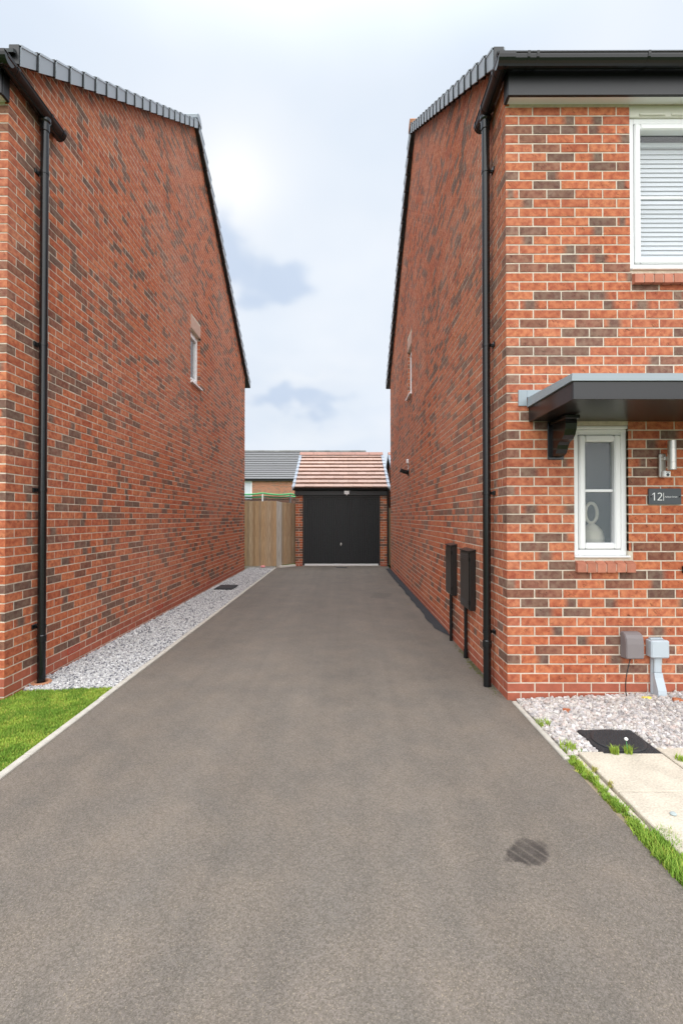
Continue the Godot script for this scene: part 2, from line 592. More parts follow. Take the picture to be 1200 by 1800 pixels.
# rows of stretcher bond on a face; skip and trim by openings and by a roof line
# spec: org (u = 0, v = 0), U, N, length, rows k0..k1, first brick of even rows, openings [[u0, u1, v0, v1]], top line
func lay(spec: Dictionary) -> Array:
	var out := []
	var U: Vector3 = spec.U
	var N: Vector3 = spec.N
	for k in range(spec.k0, spec.k1):
		var v0: float = DPC + 0.075 * k
		var v1 := v0 + 0.065
		var even := posmod(k, 2) == 0
		var u: float = spec.even if even else spec.odd       # width of the first piece (0: starts with a whole stretcher)
		var cuts := []
		var x := 0.0
		if u > 0.0:
			cuts.append([0.0, u])
			x = u + 0.01
		while x < spec.length - 0.02:
			cuts.append([x, minf(x + 0.215, spec.length)])
			x += 0.225
		for q in cuts:
			var pieces := [[q[0], q[1]]]
			for op in spec.get("openings", []):
				if v1 <= op[2] + 0.012 or v0 >= op[3] - 0.012: continue
				var next := []
				for pc in pieces:
					if pc[1] <= op[0] or pc[0] >= op[1]:
						next.append(pc)
					else:
						if pc[0] < op[0] - 0.02: next.append([pc[0], op[0]])
						if pc[1] > op[1] + 0.02: next.append([op[1], pc[1]])
				pieces = next
			for pc in pieces:
				if pc[1] - pc[0] < 0.02: continue
				if spec.has("gable"):
					# cut the brick where the roof line passes
					var reach: float = (spec.gable[1] + 0.03 - v0) / spec.gable[2]
					pc[0] = maxf(pc[0], spec.gable[0] - reach)
					pc[1] = minf(pc[1], spec.gable[0] + reach)
					if pc[1] - pc[0] < 0.02: continue
				var depth := 0.03
				var skip := 0.0
				if spec.has("corner") and pc[0] == 0.0:
					depth = spec.corner[0] if even else spec.corner[1]
				out.append({"o": spec.org + U * pc[0] + Vector3.UP * v0, "U": U, "N": N, "w": pc[1] - pc[0], "d": depth, "k": k, "base": k < 0})
	return out

func seen_size(b: Dictionary) -> float:
	var c: Vector3 = b.o + b.U * b.w * 0.5 + Vector3.UP * 0.033
	var d: Vector3 = c - CAM
	if d.z > -0.5: return 0.0
	var x := d.x / -d.z
	var y := d.y / -d.z
	if absf(x) > 0.715 or y > 1.08: return 0.0
	return b.w * absf(b.N.dot(d)) / pow(d.length(), 3)

# the 300 bricks that show largest become parts of the wall; the rest is joined
func build_bricks(bricks: Array, wall: MeshInstance3D, base: Vector3, singles := 300, sd := 1, fineness := 1, pale := 0.0) -> void:
	rng.seed = sd
	for b in bricks:
		b.s = seen_size(b)
	var order := bricks.duplicate()
	order.sort_custom(func(p, q): return p.s > q.s)
	for i in order.size():
		order[i].single = i < singles and order[i].s > 0.0
	# uneven paling in the brick colours, standing in for light the walls lack
	var light_lift := noise(700 + sd, 0.45, 4)
	var mb := MB.new(base)
	var ms := MB.new(base)
	var others := 0
	for b in bricks:
		var tone := pick_tone()
		var bl := light_lift.get_noise_3dv(b.o)
		b.light_lift = clampf(0.13 + bl * 0.34, 0.0, 0.42)
		var proud := rng.randf_range(-0.0004, 0.0022)
		if b.base:
			var c := Color(0.44, 0.130, 0.078) * rng.randf_range(0.88, 1.1)
			c.a = 1.0
			if b.single:
				var key := "s%.3f_%.3f_%d" % [b.w, b.d, rng.randi() % 5]
				if not mesh_cache.has(key):
					var one := MB.new()
					one.col = c
					add_brick(one, Vector3.ZERO, Vector3.RIGHT, Vector3.UP, Vector3.BACK, b.w, 0.065, b.d, -1)
					mesh_cache[key] = one.mesh(M.smooth_brick)
				place_brick(mesh_cache[key], b, wall, base, proud)
			else:
				ms.col = c
				add_brick(ms, b.o, b.U, Vector3.UP, b.N, b.w, 0.065, b.d, -1, proud)
				others += 1
			continue
		if b.single:
			var step := int(b.light_lift * 10.0)
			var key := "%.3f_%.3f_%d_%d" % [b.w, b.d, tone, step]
			if not mesh_cache.has(key):
				var one := MB.new()
				add_brick(one, Vector3.ZERO, Vector3.RIGHT, Vector3.UP, Vector3.BACK, b.w, 0.065, b.d, tone, 0.0, 2)
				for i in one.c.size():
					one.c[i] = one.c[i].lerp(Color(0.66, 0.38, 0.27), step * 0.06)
				mesh_cache[key] = one.mesh(M.brick)
			place_brick(mesh_cache[key], b, wall, base, proud)
		else:
			var from := mb.c.size()
			add_brick(mb, b.o, b.U, Vector3.UP, b.N, b.w, 0.065, b.d, tone, proud, fineness)
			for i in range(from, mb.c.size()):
				mb.c[i] = mb.c[i].lerp(Color(0.66, 0.38, 0.27), b.light_lift)
			others += 1
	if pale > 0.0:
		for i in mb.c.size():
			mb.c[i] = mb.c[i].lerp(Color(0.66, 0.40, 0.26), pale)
	if mb.v.size():
		var rest := put("brickwork", mb, M.brick, wall)
		rest.set_meta("kind", "stuff")
	if ms.v.size():
		var rest2 := put("base_brickwork", ms, M.smooth_brick, wall)
		rest2.set_meta("kind", "stuff")

func place_brick(m: Mesh, b: Dictionary, wall: Node3D, base: Vector3, proud: float) -> void:
	var U: Vector3 = b.U
	var N: Vector3 = b.N
	var o: Vector3 = b.o
	if U.cross(Vector3.UP).dot(N) < 0:
		# seen from the other hand: start from the brick's far end so that no mirror is needed
		o = o + U * b.w
		U = -U
		if b.d > 0.05:
			pass
	put_mesh("brick", m, wall, Transform3D(Basis(U, Vector3.UP, N), o + N * proud - base))

# ---------------------------------------------------------------- a house
var ridge_low := 8.57
var roof_slope := 0.712
func roof_low(z: float) -> float:      # lower edge of the verge, above each point of the gable
	return ridge_low - roof_slope * absf(z - ZR)

func house(s: float, xw: float, yo: float, length: float, win: Array, label: String, opts: Dictionary) -> Node3D:
	# s = +1: the house lies to the right of its gable wall, -1: to the left. d below is the distance into the house.
	ridge_low = opts.ridge_low
	roof_slope = (ridge_low - 5.10) / (ZR - Z0)
	var base := P(xw + s * 1.0, 0, Z0)
	var root := thing("brick_house", base, label, "house")
	var Q := func(d: float, y: float, z: float) -> Vector3: return Vector3(xw + s * d, y + yo, -z)
	var NX := Vector3(-s, 0, 0)
	var wz0: float = win[0]
	var wz1: float = win[1]
	var wy0: float = win[2]
	var wy1: float = win[3]
	# --- the mortar body of the walls
	var mb := MB.new(base)
	var r := 0.002
	var zs := [Z0 + r, wz0, wz1, Z1]
	if ZR > wz0 and ZR < wz1: zs = [Z0 + r, wz0, ZR, wz1, Z1]
	elif ZR < wz0: zs = [Z0 + r, ZR, wz0, wz1, Z1]
	else: zs = [Z0 + r, wz0, wz1, ZR, Z1]
	for i in zs.size() - 1:
		var a: float = zs[i]
		var b: float = zs[i + 1]
		var ta := roof_low(a) + 0.05
		var tb := roof_low(b) + 0.05
		if a >= wz0 and b <= wz1:
			mb.quad(Q.call(r, -0.3, a), Q.call(r, -0.3, b), Q.call(r, wy0, b), Q.call(r, wy0, a), NX)
			mb.quad(Q.call(r, wy1, a), Q.call(r, wy1, b), Q.call(r, tb, b), Q.call(r, ta, a), NX)
		else:
			mb.quad(Q.call(r, -0.3, a), Q.call(r, -0.3, b), Q.call(r, tb, b), Q.call(r, ta, a), NX)
	# jambs of the gable window
	for e in [[wz0, 1.0], [wz1, -1.0]]:
		mb.quad(Q.call(r, wy0, e[0]), Q.call(0.16, wy0, e[0]), Q.call(0.16, wy1, e[0]), Q.call(r, wy1, e[0]), Vector3(0, 0, -e[1]))
	mb.quad(Q.call(r, wy0, wz0), Q.call(0.16, wy0, wz0), Q.call(0.16, wy0, wz1), Q.call(r, wy0, wz1), Vector3.UP)
	mb.quad(Q.call(r, wy1, wz0), Q.call(0.16, wy1, wz0), Q.call(0.16, wy1, wz1), Q.call(r, wy1, wz1), Vector3.DOWN)
	# front wall with its openings, d along it
	var fz := Z0 + r
	var ops: Array = opts.get("front", [])
	var ds := [r, length]
	for op in ops:
		ds.append(op[0]); ds.append(op[1])
	ds.sort()
	for i in ds.size() - 1:
		var a: float = ds[i]
		var b: float = ds[i + 1]
		if b - a < 0.001: continue
		var ys := [[-0.3, 5.1]]
		for op in ops:
			if a >= op[0] - 0.001 and b <= op[1] + 0.001:
				var nx := []
				for y in ys:
					if op[2] > y[0]: nx.append([y[0], minf(op[2], y[1])])
					if op[3] < y[1]: nx.append([maxf(op[3], y[0]), y[1]])
				ys = nx
		for y in ys:
			if y[1] - y[0] > 0.002:
				mb.quad(Q.call(a, y[0], fz), Q.call(b, y[0], fz), Q.call(b, y[1], fz), Q.call(a, y[1], fz), Vector3.BACK)
	for op in ops:
		var dp := Z0 + 0.16
		for e in [op[0], op[1]]:
			mb.quad(Q.call(e, op[2], fz), Q.call(e, op[2], dp), Q.call(e, op[3], dp), Q.call(e, op[3], fz), Vector3.RIGHT)
		for e in [op[2], op[3]]:
			mb.quad(Q.call(op[0], e, fz), Q.call(op[1], e, fz), Q.call(op[1], e, dp), Q.call(op[0], e, dp), Vector3.UP)
	# back and far walls and the inner leaf, so that no sky shows through the windows
	mb.quad(Q.call(r, -0.3, Z1), Q.call(length, -0.3, Z1), Q.call(length, roof_low(Z1), Z1), Q.call(r, roof_low(Z1), Z1), Vector3.FORWARD)
	mb.quad(Q.call(length, -0.3, Z0), Q.call(length, -0.3, Z1), Q.call(length, 5.1, Z1), Q.call(length, 5.1, Z0), -NX)
	var wall := put("wall", mb, M.mortar, root)
	# upper floor and back of the rooms
	var rm := MB.new(base)
	rm.quad(Q.call(0.2, 2.6, Z0 + 0.2), Q.call(length, 2.6, Z0 + 0.2), Q.call(length, 2.6, Z1), Q.call(0.2, 2.6, Z1), Vector3.UP)
	rm.quad(Q.call(0.2, 0.1, Z0 + 3.0), Q.call(length, 0.1, Z0 + 3.0), Q.call(length, 5.0, Z0 + 3.0), Q.call(0.2, 5.0, Z0 + 3.0), Vector3.BACK)
	rm.quad(Q.call(0.2, 5.0, Z0 + 0.2), Q.call(length, 5.0, Z0 + 0.2), Q.call(length, 5.0, Z1), Q.call(0.2, 5.0, Z1), Vector3.DOWN)
	rm.quad(Q.call(1.6, 2.6, Z0 + 3.0), Q.call(1.6, 2.6, Z1), Q.call(1.6, 5.0, Z1), Q.call(1.6, 5.0, Z0 + 3.0), NX)
	put("inner_wall", rm, M.room_dark, root)
	# --- bricks
	var bricks := []
	var front_ops := []
	for op in ops: front_ops.append(op)
	for op in opts.get("front_sills", []): front_ops.append(op)
	var kt := 62
	bricks += lay({"org": Q.call(0, 0, Z0), "U": Vector3(s, 0, 0), "N": Vector3.BACK, "length": minf(length, opts.front_len), "k0": -3, "k1": kt, "even": 0.1025, "odd": 0.0, "openings": front_ops, "corner": [0.215, 0.1025]})
	var lintel_h := 0.225
	bricks += lay({"org": Q.call(0, 0, Z0 + 0.0), "U": Vector3(0, 0, -1), "N": NX, "length": Z1 - Z0, "k0": -3, "k1": 115, "even": 0.215, "odd": 0.1025,
		"openings": [[wz0 - Z0, wz1 - Z0, wy0, wy1 + lintel_h + 0.01]] + opts.get("side_holes", []), "gable": [ZR - Z0, ridge_low, roof_slope]})
	# the corner brick shows both faces: drop the side piece that it already is
	bricks = bricks.filter(func(b): return not (b.N == NX and absf(-b.o.z - Z0) < 0.001 and b.k < kt))
	# reveal bricks of the gable window
	for e in [[wz0, Vector3.FORWARD], [wz1, Vector3.BACK]]:
		var k := int(ceil((wy0 - DPC) / 0.075))
		while DPC + 0.075 * k + 0.065 < wy1:
			bricks.append({"o": Q.call(0.004, DPC + 0.075 * k, e[0]), "U": Vector3(s, 0, 0), "N": e[1], "w": 0.098, "d": 0.03, "k": k, "base": false})
			bricks[-1].o += e[1] * 0.006
			k += 1
	for b in bricks:
		if b.N == Vector3.BACK or b.N == Vector3.FORWARD or b.N == NX:
			pass
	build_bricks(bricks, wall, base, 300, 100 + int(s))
	# --- gable window
	var w := node_in("window", root)
	var fr := MB.new(base)
	var d0 := 0.055
	var d1 := 0.125
	var fw := 0.06
	fr.rbox(Q.call(d0, wy0, wz0), Q.call(d1, wy1, wz0 + fw))
	fr.rbox(Q.call(d0, wy0, wz1 - fw), Q.call(d1, wy1, wz1))
	fr.rbox(Q.call(d0, wy0, wz0 + fw), Q.call(d1, wy0 + fw, wz1 - fw))
	fr.rbox(Q.call(d0, wy1 - fw, wz0 + fw), Q.call(d1, wy1, wz1 - fw))
	put("frame", fr, M.upvc, w)
	var sa := MB.new(base)
	var g := fw + 0.006
	var sw := 0.05
	sa.rbox(Q.call(d0 - 0.012, wy0 + g, wz0 + g), Q.call(d1 - 0.01, wy1 - g, wz0 + g + sw), 0.008)
	sa.rbox(Q.call(d0 - 0.012, wy0 + g, wz1 - g - sw), Q.call(d1 - 0.01, wy1 - g, wz1 - g), 0.008)
	sa.rbox(Q.call(d0 - 0.012, wy0 + g, wz0 + g + sw), Q.call(d1 - 0.01, wy0 + g + sw, wz1 - g - sw), 0.008)
	sa.rbox(Q.call(d0 - 0.012, wy1 - g - sw, wz0 + g + sw), Q.call(d1 - 0.01, wy1 - g, wz1 - g - sw), 0.008)
	put("sash", sa, M.upvc, w)
	var pn := MB.new(base)
	pn.quad(Q.call(d0 + 0.02, wy0 + g + sw - 0.005, wz0 + g + sw - 0.005), Q.call(d0 + 0.02, wy0 + g + sw - 0.005, wz1 - g - sw + 0.005), Q.call(d0 + 0.02, wy1 - g - sw + 0.005, wz1 - g - sw + 0.005), Q.call(d0 + 0.02, wy1 - g - sw + 0.005, wz0 + g + sw - 0.005), NX)
	put("pane", pn, M.glass, w)
	var si := MB.new(base)
	si.rbox(Q.call(-0.045, wy0 - 0.035, wz0 - 0.02), Q.call(0.10, wy0 - 0.003, wz1 + 0.02), 0.006)
	put("sill", si, M.upvc, w)
	var li := MB.new(base)
	li.rbox(Q.call(-0.004, wy1 + 0.004, wz0 - 0.001), Q.call(0.10, wy1 + lintel_h, wz1 + 0.001), 0.004)
	put("lintel", li, M.lintel, w)
	# --- roof: two slopes of tile courses
	var rf := MB.new(base)
	var nrow := 20
	for side in [-1.0, 1.0]:
		for i in nrow:
			# row i counts from the eaves up
			var run := (ZR - (Z0 - 0.06)) / nrow
			var za := (Z0 - 0.06) + run * i
			var zb := za + run * 1.15
			if side > 0:
				za = 2 * ZR - za; zb = 2 * ZR - zb
			var ya := roof_low(za) + 0.135
			var yb := roof_low(zb) + 0.110
			rf.hexa([Q.call(-0.075, ya - 0.03, za), Q.call(length, ya - 0.03, za), Q.call(length, yb - 0.03, zb), Q.call(-0.075, yb - 0.03, zb),
				Q.call(-0.075, ya, za), Q.call(length, ya, za), Q.call(length, yb, zb), Q.call(-0.075, yb, zb)])
	# underside of the overhang
	for side in [0, 1]:
		var za := Z0 - 0.02 if side == 0 else 2 * ZR - Z0 + 0.1
		var ya := roof_low(za) + 0.075
		var yr := roof_low(ZR) + 0.075
		rf.hexa([Q.call(-0.085, ya, za), Q.call(0.25, ya, za), Q.call(0.25, yr, ZR), Q.call(-0.085, yr, ZR),
			Q.call(-0.085, ya + 0.05, za), Q.call(0.25, ya + 0.05, za), Q.call(0.25, yr + 0.05, ZR), Q.call(-0.085, yr + 0.05, ZR)])
	rf.col = Color(0.05, 0.055, 0.06)
	for i in rf.c.size():
		rf.c[i] = rf.col
	var roof := put("roof", rf, M.grey_tile, root)
	# verge caps: one meshed cap per course, stepped over the one below
	var ncap := 20
	var shade_strips := MB.new(base)
	var z_start := Z0 - 0.01
	for side in [-1.0, 1.0]:
		var span := (ZR - 0.06 - z_start) / ncap
		for i in ncap:
			var za := z_start + span * i
			var zb := za + span * 1.04
			var cap := MB.new(base)
			var zza := za
			var zzb := zb
			if side > 0:
				zza = 2 * ZR - za; zzb = 2 * ZR - zb
			var la := roof_low(zza) + 0.0
			var lb := roof_low(zzb) + 0.018
			var ta := la + 0.170
			var tb := lb + 0.140
			var xo := -0.104
			var xo2 := -0.084
			# side plate
			cap.hexa([Q.call(xo, la, zza), Q.call(xo + 0.012, la, zza), Q.call(xo2 + 0.012, lb, zzb), Q.call(xo2, lb, zzb),
				Q.call(xo - 0.004, ta, zza), Q.call(xo + 0.012, ta, zza), Q.call(xo2 + 0.012, tb, zzb), Q.call(xo2 - 0.003, tb, zzb)])
			# rolled top flange with its lip
			cap.hexa([Q.call(xo - 0.010, ta - 0.016, zza), Q.call(xo + 0.10, ta - 0.016, zza), Q.call(xo2 + 0.10, tb - 0.016, zzb), Q.call(xo2 - 0.008, tb - 0.016, zzb),
				Q.call(xo - 0.006, ta + 0.006, zza), Q.call(xo + 0.10, ta + 0.006, zza), Q.call(xo2 + 0.10, tb + 0.004, zzb), Q.call(xo2 - 0.005, tb + 0.004, zzb)])
			# black strip standing in for the shade in its open lower end
			var zn: float = zza + 0.016 * side
			shade_strips.hexa([Q.call(xo + 0.005, la + 0.004, zn), Q.call(xo + 0.085, la + 0.02, zn), Q.call(xo + 0.085, la + 0.02, zza - 0.001 * side), Q.call(xo + 0.005, la + 0.004, zza - 0.001 * side),
				Q.call(xo + 0.005, ta - 0.006, zn), Q.call(xo + 0.085, ta - 0.006, zn), Q.call(xo + 0.085, ta - 0.006, zza - 0.001 * side), Q.call(xo + 0.005, ta - 0.006, zza - 0.001 * side)])
			put("verge_cap", cap, M.verge_grey, roof)
	put("verge_shade_strip", shade_strips, M.black_paint, roof).set_meta("kind", "stuff")
	# ridge tiles
	var nr := int(length / 0.45)
	var ridge_mat: Material = opts.ridge
	for i in nr:
		var rd := MB.new(base)
		var yt := roof_low(ZR) + 0.13
		var a := -0.10 + 0.45 * i
		var poly := PackedVector2Array([Vector2(-0.15, 0.03), Vector2(-0.07, 0.105), Vector2(0, 0.125), Vector2(0.07, 0.105), Vector2(0.15, 0.03), Vector2(0.14, -0.02), Vector2(-0.14, -0.02)])
		rd.prism(poly, Q.call(a, yt, ZR), Vector3(0, 0, 1), Vector3.UP, Vector3(s, 0, 0), 0.447)
		put("ridge_tile", rd, ridge_mat if i == 0 else M.verge_grey, roof)
	# --- eaves at the front
	var zf := Z0 - 0.10
	var fa := MB.new(base)
	fa.rbox(Q.call(-0.012, 4.802, zf), Q.call(length, 5.0, zf + 0.016), 0.004)
	fa.rbox(Q.call(-0.012, 4.794, zf - 0.003), Q.call(length, 4.806, zf + 0.02), 0.003)
	fa.rbox(Q.call(-0.014, 4.798, zf + 0.018), Q.call(0.010, 5.07, Z0 - 0.002), 0.004)
	fa.rbox(Q.call(-0.012, 5.0, zf + 0.01), Q.call(length, 5.09, Z0 - 0.002), 0.004)
	put("fascia", fa, M.black_paint, root)
	var so := MB.new(base)
	so.rbox(Q.call(0.011, 4.811, zf + 0.017), Q.call(length, 4.822, Z0 + 0.004), 0.002)
	put("soffit", so, M.upvc, root)
	# half-round gutter along the front, turned round the corner and stopped on the gable
	var gu := MB.new(base)
	var zg := zf - 0.062
	var dg := -0.064
	var zend: float = opts.gutter_end
	var half := PackedVector2Array()
	for i in 13:
		var a := PI + PI * i / 12.0
		half.append(Vector2(cos(a) * 0.056, sin(a) * 0.075))
	for i in 13:
		var a := TAU - PI * i / 12.0
		half.append(Vector2(cos(a) * 0.051, sin(a) * 0.070))
	gu.prism(half, Q.call(dg - 0.03, 5.03, zg), Vector3(0, 0, 1), Vector3.UP, Vector3(s, 0, 0), length - 0.1)
	gu.prism(half, Q.call(dg, 5.03, zg - 0.02), Vector3(1, 0, 0), Vector3.UP, Vector3(0, 0, -1), zend - zg + 0.02)
	# rolled rims, corner piece, joints and stop end
	gu.tube([Q.call(dg - 0.056, 5.028, zg - 0.056), Q.call(length, 5.028, zg - 0.056)], 0.006, 8)
	gu.tube([Q.call(dg - 0.056, 5.028, zg - 0.056), Q.call(dg - 0.056, 5.028, zend)], 0.006, 8)
	var big := PackedVector2Array()
	for i in 13:
		var a := PI + PI * i / 12.0
		big.append(Vector2(cos(a) * 0.062, sin(a) * 0.081))
	gu.prism(big, Q.call(dg, 5.036, zend - 0.006), Vector3(1, 0, 0), Vector3.UP, Vector3(0, 0, -1), 0.012)
	# the outer skin of the corner piece
	gu.prism(big, Q.call(dg, 5.034, zg - 0.02), Vector3(1, 0, 0), Vector3.UP, Vector3(0, 0, -1), 0.10)
	gu.prism(big, Q.call(dg - 0.056, 5.034, zg), Vector3(0, 0, 1), Vector3.UP, Vector3(s, 0, 0), 0.13)
	for zz in [zg + 0.10, zend - 0.22, zend - 0.035]:
		gu.prism(big, Q.call(dg, 5.036, zz), Vector3(1, 0, 0), Vector3.UP, Vector3(0, 0, -1), 0.026)
	for dd in [0.10, 0.17, 1.02, 1.9, 2.8]:
		if dd < length - 0.3:
			gu.prism(big, Q.call(dd, 5.036, zg), Vector3(0, 0, 1), Vector3.UP, Vector3(s, 0, 0), 0.02)
	var gutter := put("gutter", gu, M.black_plastic, root)
	# downpipe from the outlet
	var zp: float = opts.pipe_z
	var dp_ := MB.new(base)
	var foot: float = opts.get("pipe_foot", -0.02)
	dp_.tube([Q.call(dg, foot, zp), Q.call(dg, 4.93, zp)], 0.034, 18)
	dp_.lathe([Vector2(0.034, 0.0), Vector2(0.041, 0.004), Vector2(0.041, 0.075), Vector2(0.050, 0.09), Vector2(0.05, 0.12)], Q.call(dg, 4.86, zp), 18)
	dp_.lathe([Vector2(0.034, -0.003), Vector2(0.0395, 0.0), Vector2(0.0395, 0.055), Vector2(0.034, 0.062)], Q.call(dg, 0.34, zp), 18)
	var pipe := put("downpipe", dp_, M.black_plastic, root)
	for y in [0.46, 1.66, 2.95, 4.48]:
		var cl := MB.new(base)
		cl.lathe([Vector2(0.034, 0), Vector2(0.038, 0.001), Vector2(0.038, 0.027), Vector2(0.034, 0.028)], Q.call(dg, y, zp), 18)
		cl.rbox(Q.call(dg + 0.020, y + 0.002, zp - 0.010), Q.call(0.001, y + 0.026, zp + 0.010), 0.002)
		cl.rbox(Q.call(-0.012, y - 0.006, zp - 0.045), Q.call(0.001, y + 0.034, zp + 0.020), 0.003)
		put("pipe_clip", cl, M.black_plastic, pipe)
	return root

func air_bricks(root: Node3D, base: Vector3) -> void:
	for z in [4.79, 7.10, 9.65]:
		var ab := MB.new(base)
		var x := -2.714
		var y0 := DPC - 0.075 + 0.03
		ab.rbox(P(x - 0.04, y0, z), P(x - 0.012, y0 + 0.065, z + 0.215), 0.002)
		ab.rbox(P(x - 0.02, y0, z), P(x + 0.003, y0 + 0.008, z + 0.215), 0.001)
		ab.rbox(P(x - 0.02, y0 + 0.057, z), P(x + 0.003, y0 + 0.065, z + 0.215), 0.001)
		ab.rbox(P(x - 0.02, y0 + 0.0085, z), P(x + 0.003, y0 + 0.0565, z + 0.008), 0.001)
		ab.rbox(P(x - 0.02, y0 + 0.0085, z + 0.207), P(x + 0.003, y0 + 0.0565, z + 0.215), 0.001)
		for i in 5:
			var y := y0 + 0.011 + i * 0.0095
			ab.box(P(x - 0.02, y, z + 0.0085), P(x + 0.0015, y + 0.005, z + 0.2065))
		for i in ab.c.size(): ab.c[i] = Color(0.50, 0.085, 0.045)
		put("air_brick", ab, M.smooth_brick, root)

# ---------------------------------------------------------------- front of the right house
func front_window(root: Node3D, base: Vector3, x0: float, x1: float, y0: float, y1: float, bars: Array, pane_mat: Material, opts: Dictionary) -> void:
	var w := node_in("window", root)
	var zf := Z0 + 0.028
	var zb := Z0 + 0.10
	var fw := 0.045
	var fr := MB.new(base)
	fr.rbox(P(x0, y0, zf), P(x0 + fw, y1, zb))
	fr.rbox(P(x1 - fw, y0, zf), P(x1, y1, zb))
	fr.rbox(P(x0 + fw, y0, zf), P(x1 - fw, y0 + fw, zb))
	fr.rbox(P(x0 + fw, y1 - fw, zf), P(x1 - fw, y1, zb))
	put("frame", fr, M.upvc, w)
	var sa := MB.new(base)
	var g := fw + 0.003
	var sw: float = opts.sash
	var zs := zf - 0.014
	sa.rbox(P(x0 + g, y0 + g, zs), P(x0 + g + sw, y1 - g, zb - 0.01), 0.010)
	sa.rbox(P(x1 - g - sw, y0 + g, zs), P(x1 - g, y1 - g, zb - 0.01), 0.010)
	sa.rbox(P(x0 + g + sw, y0 + g, zs), P(x1 - g - sw, y0 + g + sw, zb - 0.01), 0.010)
	sa.rbox(P(x0 + g + sw, y1 - g - sw, zs), P(x1 - g - sw, y1 - g, zb - 0.01), 0.010)
	put("sash", sa, M.upvc, w)
	var ins := g + sw - 0.004
	var pn := MB.new(base)
	pn.quad(P(x0 + ins, y0 + ins, zf + 0.03), P(x1 - ins, y0 + ins, zf + 0.03), P(x1 - ins, y1 - ins, zf + 0.03), P(x0 + ins, y1 - ins, zf + 0.03), Vector3.BACK)
	put("pane", pn, pane_mat, w)
	for b in bars:
		var gb := MB.new(base)
		gb.rbox(P(x0 + ins, b - 0.011, zf + 0.016), P(x1 - ins, b + 0.011, zf + 0.028), 0.003)
		put("glazing_bar", gb, M.upvc, w)
	var si := MB.new(base)
	si.rbox(P(x0 - 0.002, y0 - 0.018, Z0 - 0.018), P(x1 + 0.010, y0 - 0.001, zb), 0.005)
	put("sill_board", si, M.upvc, w)
	if opts.has("head"):
		var hd := MB.new(base)
		hd.rbox(P(x0, y1 + 0.001, zf - 0.022), P(x1 + 0.004, y1 + 0.024, zb), 0.005)
		hd.rbox(P(x0 + 0.01, y1 - 0.018, zf - 0.008), P(x1 - 0.006, y1 - 0.001, zf - 0.001), 0.003)
		put("head_trim", hd, M.upvc, w)

func brick_sill(root: Node3D, base: Vector3, x0: float, count: int, y0: float, y1: float, sd: int) -> void:
	rng.seed = sd
	var bed := MB.new(base)
	var x1 := x0 + 0.078 * count
	bed.hexa([P(x0 + 0.004, y0 + 0.01, Z0 + 0.06), P(x1 - 0.008, y0 + 0.01, Z0 + 0.06), P(x1 - 0.008, y0 + 0.006, Z0 - 0.036), P(x0 + 0.004, y0 + 0.006, Z0 - 0.036),
		P(x0 + 0.004, y1 - 0.006, Z0 + 0.06), P(x1 - 0.008, y1 - 0.006, Z0 + 0.06), P(x1 - 0.008, y0 + 0.062, Z0 - 0.036), P(x0 + 0.004, y0 + 0.062, Z0 - 0.036)])
	var sill := put("window_sill", bed, M.mortar, root)
	for i in count:
		var b := MB.new(base)
		b.col = Color(0.56, 0.22, 0.145) * rng.randf_range(0.90, 1.10)
		b.col.a = 1.0
		var a := x0 + 0.078 * i
		var e := a + 0.068
		var jy := rng.randf_range(-0.0015, 0.0015)
		b.hexa([P(a, y0 + jy, Z0 + 0.05), P(e, y0 + jy, Z0 + 0.05), P(e, y0 + jy, Z0 - 0.044), P(a, y0 + jy, Z0 - 0.044),
			P(a, y1 - 0.004 + jy, Z0 + 0.05), P(e, y1 - 0.004 + jy, Z0 + 0.05), P(e, y0 + 0.070 + jy, Z0 - 0.044), P(a, y0 + 0.070 + jy, Z0 - 0.044)])
		put("brick", b, M.smooth_brick, sill)

